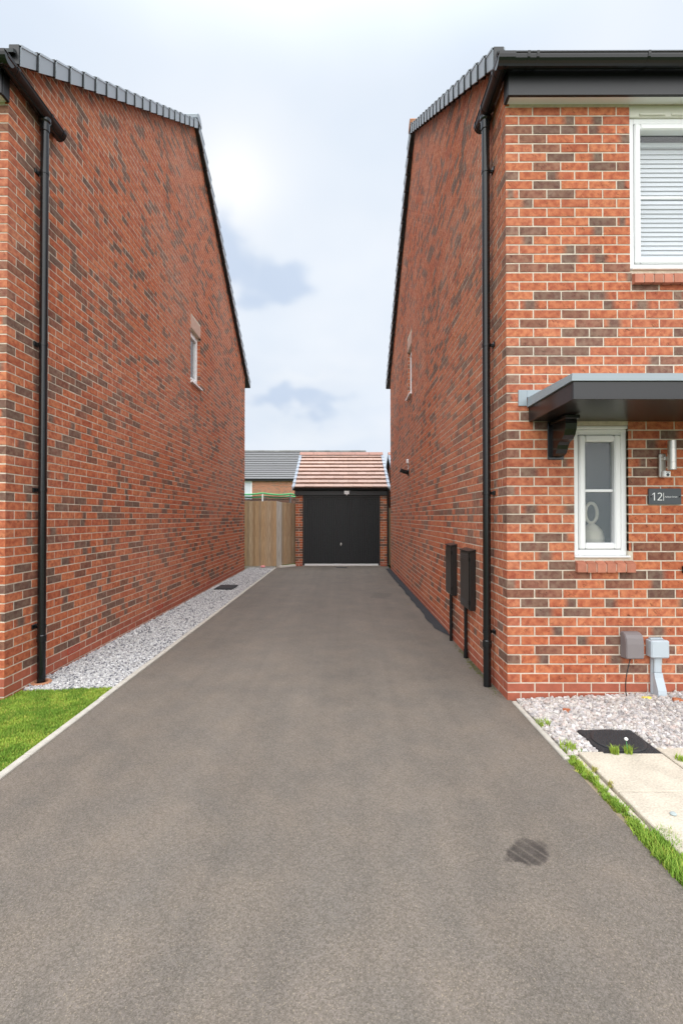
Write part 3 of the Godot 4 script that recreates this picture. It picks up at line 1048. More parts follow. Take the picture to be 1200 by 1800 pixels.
func right_front(root: Node3D, base: Vector3) -> void:
	# ground-floor light beside the door
	front_window(root, base, 1.8552, 2.2888, 1.158, 2.176, [1.68], M.frosted_glass, {"sash": 0.052, "head": true})
	brick_sill(root, base, 1.861, 6, 1.026, 1.139, 31)
	# bedroom window under the eaves
	front_window(root, base, 2.318, 3.52, 3.475, 4.712, [4.076], M.glass, {"sash": 0.050})
	brick_sill(root, base, 2.328, 16, 3.338, 3.456, 32)
	var tv := MB.new(base)
	tv.rbox(P(2.320, 4.713, Z0 + 0.012), P(3.52, 4.8105, Z0 + 0.1), 0.004)
	put("head_board", tv, M.cream_board, root)
	var vt := MB.new(base)
	for x in [2.40, 2.66, 2.92]:
		vt.rbox(P(x, 4.722, Z0 + 0.0), P(x + 0.21, 4.738, Z0 + 0.0115), 0.002)
		for i in 10:
			vt.box(P(x + 0.008 + i * 0.02, 4.726, Z0 - 0.002), P(x + 0.018 + i * 0.02, 4.734, Z0 - 0.0005))
	put("trickle_vent", vt, M.cream_board, root)
	# flat canopy over the door
	var ca := node_in("canopy", root)
	var cx0 := 1.492
	var cx1 := 4.10
	var zf := 3.14
	var yb := 2.229
	var fa := MB.new(base)
	fa.rbox(P(cx0, yb, zf), P(cx1, 2.346, zf + 0.018), 0.003)
	fa.rbox(P(cx0, yb, zf + 0.0185), P(cx0 + 0.018, 2.346, Z0 - 0.001), 0.003)
	fa.rbox(P(cx1 - 0.018, yb, zf + 0.0185), P(cx1, 2.346, Z0 - 0.001), 0.003)
	put("fascia", fa, M.canopy_dark, ca)
	var so := MB.new(base)
	so.rbox(P(cx0 + 0.0185, yb + 0.006, zf + 0.0185), P(cx1 - 0.0185, yb + 0.018, Z0 - 0.001), 0.002)
	put("soffit", so, M.canopy_dark, ca)
	var rf := MB.new(base)
	rf.hexa([P(cx0 - 0.014, 2.348, Z0 - 0.003), P(cx1 + 0.014, 2.348, Z0 - 0.003), P(cx1 + 0.014, 2.348, zf - 0.014), P(cx0 - 0.014, 2.348, zf - 0.014),
		P(cx0 - 0.010, 2.425, Z0 - 0.003), P(cx1 + 0.010, 2.425, Z0 - 0.003), P(cx1 + 0.010, 2.396, zf - 0.012), P(cx0 - 0.010, 2.396, zf - 0.012)])
	put("canopy_roof", rf, M.lead_grey, ca)
	var fl := MB.new(base)
	fl.rbox(P(1.408, 2.358, Z0 - 0.010), P(cx0 - 0.016, 2.487, Z0 - 0.002), 0.002)
	fl.rbox(P(cx0 - 0.016, 2.427, Z0 - 0.010), P(cx1 + 0.08, 2.487, Z0 - 0.002), 0.002)
	put("flashing", fl, M.lead_grey, ca)
	# scrolled bracket under its near end
	var br := MB.new(base)
	br.rbox(P(1.640, 1.925, Z0 - 0.014), P(1.770, yb, Z0 - 0.002), 0.004)
	br.rbox(P(1.650, yb - 0.030, Z0 - 0.30), P(1.760, yb - 0.001, Z0 - 0.0145), 0.004)
	var poly := PackedVector2Array([Vector2(0.0145, 0.0), Vector2(0.27, 0.0), Vector2(0.275, -0.03), Vector2(0.268, -0.07), Vector2(0.245, -0.115), Vector2(0.21, -0.14), Vector2(0.165, -0.155), Vector2(0.14, -0.175), Vector2(0.125, -0.205), Vector2(0.10, -0.235), Vector2(0.06, -0.25), Vector2(0.0145, -0.255)])
	br.prism(poly, P(1.662, yb - 0.0305, Z0), Vector3(0, 0, 1), Vector3.UP, Vector3.RIGHT, 0.086)
	br.lathe([Vector2(0.0, 0.005), Vector2(0.006, 0.004), Vector2(0.007, 0.0)], P(1.705, 1.942, Z0 - 0.014), 10, Vector3.BACK)
	put("bracket", br, M.black_plastic, ca)

func right_front_things() -> void:
	# white venetian blind hanging inside the bedroom window
	var zb := Z0 + 0.16
	var bl := thing("venetian_blind", P(2.92, 3.50, zb), "white venetian blind hanging behind the bedroom window under the eaves", "blind")
	var hr := MB.new(bl.position)
	hr.rbox(P(2.37, 4.565, zb - 0.025), P(3.47, 4.60, zb + 0.025), 0.003)
	put("head_rail", hr, M.blind_white, bl)
	var sl := MB.new()
	sl.hexa([Vector3(-0.55, -0.0215, 0.005), Vector3(0.55, -0.0215, 0.005), Vector3(0.55, 0.0200, -0.004), Vector3(-0.55, 0.0200, -0.004), Vector3(-0.55, -0.0212, 0.006), Vector3(0.55, -0.0212, 0.006), Vector3(0.55, 0.0203, -0.003), Vector3(-0.55, 0.0203, -0.003)])
	var sm := sl.mesh(M.blind_white)
	for i in 27:
		put_mesh("slat", sm, bl, Transform3D(Basis(), P(2.92, 4.535 - 0.0385 * i, zb) - bl.position))
	# pale ornament behind the frosted light
	var zo := Z0 + 0.24
	var orn := thing("ornament", P(2.11, 1.21, zo), "pale rounded ornament with a loop on top, behind the frosted window", "ornament")
	var ob := MB.new(orn.position)
	ob.lathe([Vector2(0.0, 0.0), Vector2(0.095, 0.0), Vector2(0.10, 0.07), Vector2(0.085, 0.13), Vector2(0.05, 0.175), Vector2(0.015, 0.20), Vector2(0.0, 0.21)], P(2.115, 1.215, zo), 20)
	put("body", ob, M.ornament_pale, orn)
	var lp := MB.new(orn.position)
	var path := []
	for i in 22:
		var a := -PI / 2 + TAU * i / 20.0
		path.append(P(2.112 + cos(a) * 0.050, 1.500 + sin(a) * 0.085, zo))
	lp.tube(path, 0.014, 8)
	put("loop", lp, M.ornament_pale, orn)
	# wall lamp with its two-way cylinder
	var la := thing("wall_lamp", P(2.55, 1.80, Z0), "brushed steel up and down wall lamp above the house number plate", "lamp")
	var bp := MB.new(la.position)
	bp.rbox(P(2.520, 1.782, Z0 - 0.034), P(2.572, 1.972, Z0 - 0.003), 0.006)
	put("back_plate", bp, M.steel, la)
	var sn := MB.new(la.position)
	sn.rbox(P(2.532, 1.782, Z0 - 0.065), P(2.588, 1.832, Z0 - 0.0345), 0.006)
	put("sensor_housing", sn, M.upvc, la)
	var se := MB.new(la.position)
	se.lathe([Vector2(0.011, 0.0), Vector2(0.012, 0.004), Vector2(0.007, 0.007), Vector2(0.0, 0.008)], P(2.561, 1.800, Z0 - 0.065), 12, Vector3.BACK)
	for i in 3:
		se.box(P(2.547 + i * 0.011, 1.817, Z0 - 0.067), P(2.553 + i * 0.011, 1.822, Z0 - 0.0648))
	put("sensor_eye", se, M.slate, la)
	var cy := MB.new(la.position)
	cy.lathe([Vector2(0.024, 0.0), Vector2(0.030, 0.0), Vector2(0.030, 0.057), Vector2(0.0285, 0.058), Vector2(0.0285, 0.060), Vector2(0.030, 0.061), Vector2(0.030, 0.168), Vector2(0.0285, 0.169), Vector2(0.0285, 0.171), Vector2(0.030, 0.172), Vector2(0.030, 0.228), Vector2(0.024, 0.228), Vector2(0.024, 0.21), Vector2(0.0, 0.21)], P(2.582, 1.838, Z0 - 0.085), 24)
	put("cylinder", cy, M.steel, la)
	var arm := MB.new(la.position)
	arm.rbox(P(2.535, 1.915, Z0 - 0.062), P(2.575, 1.945, Z0 - 0.0345), 0.004)
	put("arm", arm, M.steel, la)
	# number plate
	var pl := thing("number_plate", P(2.57, 1.565, Z0), "grey slate house number plate reading 12 on the brick front", "sign")
	var pb := MB.new(pl.position)
	pb.rbox(P(2.441, 1.566, Z0 - 0.018), P(2.700, 1.694, Z0 - 0.006), 0.002)
	put("plate", pb, M.slate, pl)
	for x in [2.457, 2.686]:
		var sc := MB.new(pl.position)
		sc.lathe([Vector2(0.006, 0.0), Vector2(0.006, 0.003), Vector2(0.0, 0.004)], P(x, 1.629, Z0 - 0.018), 10, Vector3.BACK)
		put("screw", sc, M.black_plastic, pl)
	text(pl, "number_lettering", "12", 0.062, P(2.506, 1.628, Z0 - 0.0185))
	var ba := MB.new(pl.position)
	ba.box(P(2.5555, 1.597, Z0 - 0.0195), P(2.5595, 1.659, Z0 - 0.0182))
	put("bar", ba, M.white_print, pl)
	text(pl, "street_lettering", "Ashton Drive", 0.0125, P(2.617, 1.627, Z0 - 0.0185))
	# door bell at the edge
	var db := thing("door_bell", P(2.735, 1.03, Z0), "small black door bell with a white button, right of the number plate", "door bell")
	var bb := MB.new(db.position)
	bb.rbox(P(2.708, 1.018, Z0 - 0.022), P(2.765, 1.075, Z0 - 0.003), 0.004)
	put("case", bb, M.black_plastic, db)
	var bt := MB.new(db.position)
	bt.lathe([Vector2(0.013, 0.0), Vector2(0.013, 0.003), Vector2(0.0, 0.005)], P(2.7365, 1.048, Z0 - 0.022), 16, Vector3.BACK)
	put("button", bt, M.upvc, db)
	# taupe cover with its cable
	var t1 := thing("cable_cover", P(2.30, 0.33, Z0), "taupe plastic utility cover with a rounded top and a black cable", "utility box")
	var tb := MB.new(t1.position)
	var pr := PackedVector2Array([Vector2(0.002, 0.0), Vector2(0.075, 0.004), Vector2(0.085, 0.012), Vector2(0.085, 0.12), Vector2(0.078, 0.165), Vector2(0.062, 0.19), Vector2(0.035, 0.203), Vector2(0.002, 0.205)])
	tb.prism(pr, P(2.222, 0.348, Z0), Vector3(0, 0, 1), Vector3.UP, Vector3.RIGHT, 0.128)
	var pr2 := PackedVector2Array()
	for p in pr: pr2.append(Vector2(p.x * 0.93 + 0.0002, 0.1 + (p.y - 0.1) * 0.95))
	tb.prism(pr2, P(2.216, 0.348, Z0), Vector3(0, 0, 1), Vector3.UP, Vector3.RIGHT, 0.140)
	put("cover", tb, M.taupe_plastic, t1)
	var cb := MB.new(t1.position)
	var cp := []
	for i in 15:
		var f := i / 14.0
		cp.append(P(2.278 - 0.060 * sin(f * 2.2) - 0.0 * f, 0.352 - 0.31 * f, Z0 - 0.035 - 0.02 * sin(f * PI) - 0.03 * f * f))
	cb.tube(cp, 0.0042, 8)
	put("cable", cb, M.black_plastic, t1)
	# grey junction box on its duct
	var t2 := thing("junction_box", P(2.53, 0.06, Z0), "light grey plastic junction box on a duct rising from the gravel", "utility box")
	var jb := MB.new(t2.position)
	jb.rbox(P(2.412, 0.358, Z0 - 0.085), P(2.556, 0.497, Z0 - 0.045), 0.010)
	jb.rbox(P(2.416, 0.362, Z0 - 0.0445), P(2.552, 0.493, Z0 - 0.002), 0.004)
	jb.rbox(P(2.435, 0.4935, Z0 - 0.038), P(2.535, 0.505, Z0 - 0.004), 0.003)
	for i in 7:
		jb.box(P(2.440 + i * 0.013, 0.5055, Z0 - 0.034), P(2.446 + i * 0.013, 0.508, Z0 - 0.008))
	put("box", jb, M.grey_plastic, t2)
	var du := MB.new(t2.position)
	du.rbox(P(2.448, 0.0, Z0 - 0.028), P(2.525, 0.3575, Z0 - 0.002), 0.004)
	du.rbox(P(2.455, 0.235, Z0 - 0.052), P(2.515, 0.3575, Z0 - 0.0285), 0.006)
	var prf := PackedVector2Array([Vector2(0.0285, 0.235), Vector2(0.052, 0.235), Vector2(0.060, 0.20), Vector2(0.082, 0.15), Vector2(0.098, 0.11), Vector2(0.102, 0.085), Vector2(0.098, 0.0), Vector2(0.0285, 0.0)])
	du.prism(prf, P(2.453, 0.0, Z0), Vector3(0, 0, 1), Vector3.UP, Vector3.RIGHT, 0.066)
	put("duct", du, M.grey_plastic, t2)

func text(parent: Node3D, called: String, what: String, cap: float, at: Vector3) -> void:
	var tm := TextMesh.new()
	var f := SystemFont.new()
	f.font_names = PackedStringArray(["Droid Sans"])
	tm.font = f
	tm.text = what
	tm.font_size = 64
	tm.pixel_size = cap / 46.0
	tm.depth = 0.0006
	tm.curve_step = 1.0
	tm.horizontal_alignment = HORIZONTAL_ALIGNMENT_CENTER
	tm.vertical_alignment = VERTICAL_ALIGNMENT_CENTER
	tm.material = M.white_print
	var o := MeshInstance3D.new()
	o.name = called
	o.mesh = tm
	parent.add_child(o, true)
	o.position = at - parent.position

# ---------------------------------------------------------------- things on the right gable wall
func gable_things() -> void:
	var X := 1.314
	for q in [[4.80, 5.165, 0.535, 1.125, 0.072, 5.07, "nearer black meter box on the right gable wall, with louvre lines"], [5.58, 5.885, 0.560, 1.135, 0.073, 5.76, "further black meter box on the right gable wall, with a plain door"]]:
		var base := P(X, q[2], (q[0] + q[1]) / 2)
		var t := thing("meter_box", base, q[6], "meter box", "meter boxes on the gable wall")
		var b := MB.new(base)
		b.rbox(P(X - q[4] + 0.012, q[2], q[0]), P(X - 0.002, q[3], q[1]), 0.006)
		b.hexa([P(X - q[4] - 0.006, q[3] - 0.004, q[0] - 0.008), P(X - 0.002, q[3] + 0.004, q[0] - 0.008), P(X - 0.002, q[3] + 0.004, q[1] + 0.008), P(X - q[4] - 0.006, q[3] - 0.004, q[1] + 0.008),
			P(X - q[4] - 0.006, q[3] + 0.004, q[0] - 0.008), P(X - 0.002, q[3] + 0.020, q[0] - 0.008), P(X - 0.002, q[3] + 0.020, q[1] + 0.008), P(X - q[4] - 0.006, q[3] + 0.004, q[1] + 0.008)])
		put("case", b, M.meter_brown, t)
		var d := MB.new(base)
		d.rbox(P(X - q[4], q[2] + 0.014, q[0] + 0.010), P(X - q[4] + 0.0115, q[3] - 0.012, q[1] - 0.010), 0.004)
		if q[0] < 5.0:
			for y in [q[2] + 0.045, q[2] + 0.065, q[2] + 0.085, q[3] - 0.045, q[3] - 0.065, q[3] - 0.085]:
				d.rbox(P(X - q[4] - 0.004, y, q[0] + 0.04), P(X - q[4] - 0.0003, y + 0.006, q[1] - 0.04), 0.0015)
		put("door", d, M.meter_brown, t)
		for y in [q[2] + 0.08, q[3] - 0.08]:
			var h := MB.new(base)
			h.tube([P(X - q[4] + 0.004, y - 0.02, q[0] + 0.004), P(X - q[4] + 0.004, y + 0.02, q[0] + 0.004)], 0.005, 8)
			put("hinge", h, M.black_plastic, t)
		var p := MB.new(base)
		p.tube([P(X - 0.034, -0.02, q[5]), P(X - 0.034, q[2] + 0.002, q[5])], 0.0185, 14)
		if q[0] < 5.0:
			p.tube([P(X - 0.034, -0.02, q[5]), P(X - 0.034, 0.09, q[5])], 0.0235, 14)
		put("supply_pipe", p, M.black_plastic, t)
	# black flue stub and the little white box above it
	var fl := thing("flue_outlet", P(X, 2.33, 9.68), "small black flue outlet sticking out of the right gable wall", "flue")
	var fb := MB.new(fl.position)
	fb.lathe([Vector2(0.075, 0.0), Vector2(0.075, 0.008), Vector2(0.05, 0.02), Vector2(0.045, 0.024)], P(X - 0.001, 2.36, 9.68), 18, Vector3.LEFT)
	put("collar", fb, M.black_plastic, fl)
	var ft := MB.new(fl.position)
	ft.tube([P(X - 0.02, 2.36, 9.68), P(X - 0.10, 2.375, 9.68), P(X - 0.17, 2.41, 9.68)], 0.04, 14)
	put("spout", ft, M.black_plastic, fl)
	var wb := thing("sensor_box", P(X, 2.55, 9.68), "tiny white box with a thin wire above the black flue", "sensor")
	var sb := MB.new(wb.position)
	sb.rbox(P(X - 0.045, 2.535, 9.65), P(X - 0.002, 2.625, 9.715), 0.008)
	put("case", sb, M.upvc, wb)
	var sw := MB.new(wb.position)
	sw.tube([P(X - 0.008, 2.536, 9.69), P(X - 0.006, 2.47, 9.69), P(X - 0.006, 2.41, 9.685)], 0.005, 6)
	put("wire", sw, M.upvc, wb)

# ---------------------------------------------------------------- garage
func garage(x0: float, x1: float, label: String, full: bool) -> void:
	var zf := 14.53
	var base := P((x0 + x1) / 2, 0, zf)
	var root := thing("garage", base, label, "garage")
	var zr := 17.0
	var yr := 3.66
	var ye := 2.335
	var ze := 14.37
	var slope := (yr - ye) / (zr - ze)
	var zback := 2 * zr - zf
	var top := func(z: float) -> float: return yr - slope * absf(z - zr) - 0.07
	var mb := MB.new(base)
	var door0 := -1.205
	var door1 := 1.115
	var r := 0.002
	if full:
		for q in [[x0 + r, door0], [door1, x1 - r]]:
			mb.quad(P(q[0], -0.2, zf + r), P(q[1], -0.2, zf + r), P(q[1], 2.3, zf + r), P(q[0], 2.3, zf + r), Vector3.BACK)
		mb.quad(P(door0, 2.2, zf + r), P(door1, 2.2, zf + r), P(door1, 2.35, zf + r), P(door0, 2.35, zf + r), Vector3.BACK)
		for e in [door0, door1]:
			mb.quad(P(e, -0.2, zf + r), P(e, -0.2, zf + 0.22), P(e, 2.2, zf + 0.22), P(e, 2.2, zf + r), Vector3.RIGHT)
	else:
		mb.quad(P(x0 + r, -0.2, zf + r), P(x1 - r, -0.2, zf + r), P(x1 - r, 2.3, zf + r), P(x0 + r, 2.3, zf + r), Vector3.BACK)
	for e in [x0 + r, x1 - r]:
		for q in [[zf + r, zr], [zr, zback]]:
			mb.quad(P(e, -0.2, q[0]), P(e, -0.2, q[1]), P(e, top.call(q[1]), q[1]), P(e, top.call(q[0]), q[0]), Vector3.LEFT if e < (x0 + x1) / 2 else Vector3.RIGHT)
	mb.quad(P(x0, -0.2, zback), P(x1, -0.2, zback), P(x1, 2.3, zback), P(x0, 2.3, zback), Vector3.FORWARD)
	var wall := put("wall", mb, M.mortar, root)
	var bricks := []
	if full:
		bricks += lay({"org": P(x0, 0, zf), "U": Vector3.RIGHT, "N": Vector3.BACK, "length": door0 - x0, "k0": -2, "k1": 27, "even": 0.1025, "odd": 0.0, "corner": [0.21, 0.1]})
		bricks += lay({"org": P(door1, 0, zf), "U": Vector3.RIGHT, "N": Vector3.BACK, "length": x1 - door1, "k0": -2, "k1": 27, "even": 0.0, "odd": 0.0925})
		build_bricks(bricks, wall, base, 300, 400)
	else:
		bricks += lay({"org": P(x0, 0, zback), "U": Vector3.BACK, "N": Vector3.LEFT, "length": zback - zf, "k0": -2, "k1": 48, "even": 0.1025, "odd": 0.0, "gable": [zback - zr, yr - 0.11, slope]})
		build_bricks(bricks, wall, base, 0, 401)
	# roof
	var rb := MB.new(base)
	for sgn in [-1.0, 1.0]:
		var z2: float = ze + 0.02 if sgn < 0 else 2 * zr - ze - 0.02
		rb.hexa([P(x0 - 0.06, ye - 0.075, z2), P(x1 + 0.06, ye - 0.075, z2), P(x1 + 0.06, yr - 0.075, zr), P(x0 - 0.06, yr - 0.075, zr),
			P(x0 - 0.06, ye - 0.03, z2), P(x1 + 0.06, ye - 0.03, z2), P(x1 + 0.06, yr - 0.03, zr), P(x0 - 0.06, yr - 0.03, zr)])
	for i in rb.c.size(): rb.c[i] = Color(0.035, 0.03, 0.03)
	var roof := put("roof", rb, M.grey_tile, root)
	rng.seed = 55
	var rows := 9
	var pink := Color(0.58, 0.39, 0.315)
	var run := (zr - ze) / rows
	var wid := 0.291
	for side in [0, 1]:
		if side == 1 and not full: pass
		var rest := MB.new(base)
		for i in rows:
			var za := ze + run * i
			var zb := za + run * 1.08
			var ya := ye + slope * run * i + 0.044
			var yb := ye + slope * (run * i + run * 1.08) - 0.014
			if side == 1:
				za = 2 * zr - za; zb = 2 * zr - zb
			var x := x0 - 0.02 - (0.0 if i % 2 == 0 else wid * 0.5)
			while x < x1 + 0.02:
				var a := maxf(x, x0 - 0.02)
				var e := minf(x + wid - 0.004, x1 + 0.02)
				x += wid
				if e - a < 0.03: continue
				var tm := MB.new(base)
				if side == 1 or not full: tm = rest
				var c := pink * rng.randf_range(0.90, 1.08)
				c = c.lerp(Color(0.60, 0.44, 0.38), rng.randf() * 0.5)
				c.a = 1.0
				tm.col = c
				var j := rng.randf_range(-0.002, 0.003)
				var uc := 0.055 if side == 0 else -0.055
				tm.hexa([P(a, ya - 0.042 + j, za + uc), P(e, ya - 0.042 + j, za + uc), P(e, yb - 0.02, zb), P(a, yb - 0.02, zb), P(a, ya + j, za), P(e, ya + j, za), P(e, yb, zb), P(a, yb, zb)])
				if side == 0 and full: put("roof_tile", tm, M.garage_tile, roof)
		if rest.v.size():
			var rr := put("roof_tiling", rest, M.garage_tile, roof)
			rr.set_meta("kind", "stuff")
		# verge units
		for i in rows:
			for e in [-1.0, 1.0]:
				var za := ze - 0.01 + run * i
				var zb := za + run * 1.05
				var ya := ye + slope * run * i + 0.04
				var yb := ye + slope * run * (i + 1.05) + 0.012
				if side == 1:
					za = 2 * zr - za; zb = 2 * zr - zb
				var xi := x0 - 0.01 if e < 0 else x1 + 0.01
				var vc := MB.new(base)
				vc.hexa([P(xi, ya - 0.02, za), P(xi + e * 0.085, ya - 0.13, za), P(xi + e * 0.08, yb - 0.12, zb), P(xi, yb - 0.02, zb), P(xi, ya, za), P(xi + e * 0.085, ya, za), P(xi + e * 0.08, yb, zb), P(xi, yb, zb)])
				put("verge_cap", vc, M.verge_pale, roof)
	var nr := int(round((x1 - x0 + 0.15) / 0.46))
	for i in nr:
		var rd := MB.new(base)
		var c := Color(0.46, 0.25, 0.195) * rng.randf_range(0.92, 1.08)
		c.a = 1.0
		rd.col = c
		var wl := (x1 - x0 + 0.16) / nr
		var poly := PackedVector2Array([Vector2(-0.15, -0.03), Vector2(-0.08, 0.06), Vector2(0, 0.085), Vector2(0.08, 0.06), Vector2(0.15, -0.03)])
		rd.prism(poly, P(x0 - 0.08 + wl * i, yr + 0.005, zr), Vector3(0, 0, 1), Vector3.UP, Vector3.RIGHT, wl - 0.008)
		put("ridge_tile", rd, M.garage_tile, roof)
	if not full: return
	# front timber and gutter
	var fa := MB.new(base)
	fa.rbox(P(x0 - 0.02, 2.115, zf - 0.06), P(x1 + 0.06, 2.30, zf - 0.002), 0.004)
	put("fascia", fa, M.black_paint, root)
	var gu := MB.new(base)
	var half := PackedVector2Array()
	for i in 9:
		var a := PI + PI * i / 8.0
		half.append(Vector2(cos(a) * 0.056, sin(a) * 0.06))
	for i in 9:
		var a := TAU - PI * i / 8.0
		half.append(Vector2(cos(a) * 0.05, sin(a) * 0.054))
	gu.prism(half, P(x0 - 0.07, 2.315, zf - 0.118), Vector3(0, 0, 1), Vector3.UP, Vector3.RIGHT, x1 - x0 + 0.16)
	put("gutter", gu, M.black_plastic, root)
	var dp := MB.new(base)
	dp.tube([P(1.345, 2.27, zf - 0.118), P(1.345, 2.15, zf - 0.10), P(1.345, 2.0, zf - 0.04), P(1.345, 1.8, zf - 0.036), P(1.345, 0.1, zf - 0.036), P(1.345, 0.02, zf - 0.09)], 0.028, 12)
	put("downpipe", dp, M.black_plastic, root)
	# door frame and ribbed door
	var fr := MB.new(base)
	fr.rbox(P(door0, 0.0, zf + 0.03), P(door0 + 0.055, 2.2, zf + 0.10), 0.004)
	fr.rbox(P(door1 - 0.055, 0.0, zf + 0.03), P(door1, 2.2, zf + 0.10), 0.004)
	fr.rbox(P(door0 + 0.055, 2.06, zf + 0.03), P(door1 - 0.055, 2.2, zf + 0.10), 0.004)
	put("door_frame", fr, M.black_paint, root)
	var a0 := door0 + 0.057
	var a1 := door1 - 0.057
	var dr := MB.new(base)
	var nrib := 33
	var wl2 := (a1 - a0 - 0.06) / nrib
	var prof := PackedVector2Array()
	prof.append(Vector2(0, 0.03))
	for i in nrib:
		var q := 0.03 + wl2 * i
		prof.append(Vector2(q, 0.0)); prof.append(Vector2(q + wl2 * 0.40, 0.0)); prof.append(Vector2(q + wl2 * 0.50, -0.045)); prof.append(Vector2(q + wl2 * 0.88, -0.045)); prof.append(Vector2(q + wl2 * 0.98, 0.0))
	prof.append(Vector2(a1 - a0, 0.0)); prof.append(Vector2(a1 - a0, 0.03))
	dr.prism(prof, P(a0, 0.075, zf + 0.065), Vector3.RIGHT, Vector3(0, 0, -1), Vector3.UP, 1.98)
	dr.rbox(P(a0, 2.0, zf + 0.045), P(a1, 2.058, zf + 0.0505), 0.002)
	dr.rbox(P(a0, 0.065, zf + 0.045), P(a0 + 0.03, 2.0, zf + 0.0505), 0.002)
	dr.rbox(P(a1 - 0.03, 0.065, zf + 0.045), P(a1, 2.0, zf + 0.0505), 0.002)
	var door := put("door", dr, M.door_black, root)
	tag(door, "black up and over door with upright ribs")
	var st := MB.new(base)
	st.rbox(P(a0, 0.012, zf + 0.04), P(a1, 0.066, zf + 0.075), 0.004)
	put("weather_strip", st, M.upvc, door)
	var ha := MB.new(base)
	ha.rbox(P(-0.068, 0.60, zf + 0.043), P(-0.044, 0.70, zf + 0.0505), 0.003)
	ha.tube([P(-0.056, 0.655, zf + 0.05), P(-0.056, 0.655, zf + 0.015)], 0.008, 8)
	ha.tube([P(-0.085, 0.655, zf + 0.012), P(-0.027, 0.655, zf + 0.012)], 0.009, 8)
	put("handle", ha, M.steel, door)
	var th := MB.new(base)
	th.rbox(P(door0, -0.05, zf - 0.002), P(door1, 0.011, zf + 0.12), 0.003)
	put("threshold", th, M.concrete, root)

func background() -> void:
	garage(-1.42, 1.318, "red brick garage with pink roof tiles and a black ribbed door", true)
	garage(1.665, 4.40, "second garage half hidden behind the right house", false)
	# security light on the garage fascia
	var li := thing("security_light", P(0.115, 2.13, 14.46), "small white security light with a sensor on the black garage fascia", "lamp")
	var h := MB.new(li.position)
	h.hexa([P(0.04, 2.165, 14.46), P(0.19, 2.165, 14.46), P(0.19, 2.15, 14.39), P(0.04, 2.15, 14.39), P(0.04, 2.25, 14.46), P(0.19, 2.25, 14.46), P(0.19, 2.245, 14.375), P(0.04, 2.245, 14.375)])
	put("lamp_head", h, M.upvc, li)
	var e := MB.new(li.position)
	e.lathe([Vector2(0.018, 0.0), Vector2(0.024, 0.012), Vector2(0.02, 0.035), Vector2(0.01, 0.045)], P(0.115, 2.115, 14.43), 12)
	put("sensor", e, M.upvc, li)
	# timber fence
	fence(P(-2.87, 0, 14.03), P(-1.935, 0, 14.03), 1.935, 1.925, "close-boarded timber fence across the end of the gravel strip", 71, true)
	fence(P(-1.90, 0, 14.16), P(-1.44, 0, 14.90), 1.915, 1.87, "short angled timber fence running back to the garage pillar", 72, false)
	var sp := MB.new(P(1.36, 0, 14.7))
	sp.col = Color(0.56, 0.44, 0.30)
	sp.rbox(P(1.322, 0.0, 14.72), P(1.66, 1.75, 14.76), 0.004)
	var spn := put("timber_board", sp, M.timber)
	tag(spn, "tan timber board closing the gap between the two garages", "fence")
	# white offcut at the foot of the angled fence
	var wb := MB.new(P(-1.62, 0, 14.40))
	wb.hexa([P(-1.86, 0.0, 14.08), P(-1.80, 0.0, 14.05), P(-1.40, 0.0, 14.46), P(-1.46, 0.0, 14.52), P(-1.86, 0.05, 14.08), P(-1.80, 0.045, 14.05), P(-1.40, 0.05, 14.46), P(-1.46, 0.055, 14.52)])
	tag(put("white_board", wb, M.pale_wood), "white board lying at the foot of the angled fence", "board")
	var pk := MB.new(P(-2.30, 0, 13.97))
	pk.lathe([Vector2(0.0, 0.0), Vector2(0.06, 0.005), Vector2(0.075, 0.03), Vector2(0.05, 0.06), Vector2(0.0, 0.07)], P(-2.30, 0.01, 13.95), 12)
	tag(put("pink_pebble", pk, M.pink_plastic), "pink rounded stone lying in front of the timber fence", "stone")
	trampoline()
	far_house()

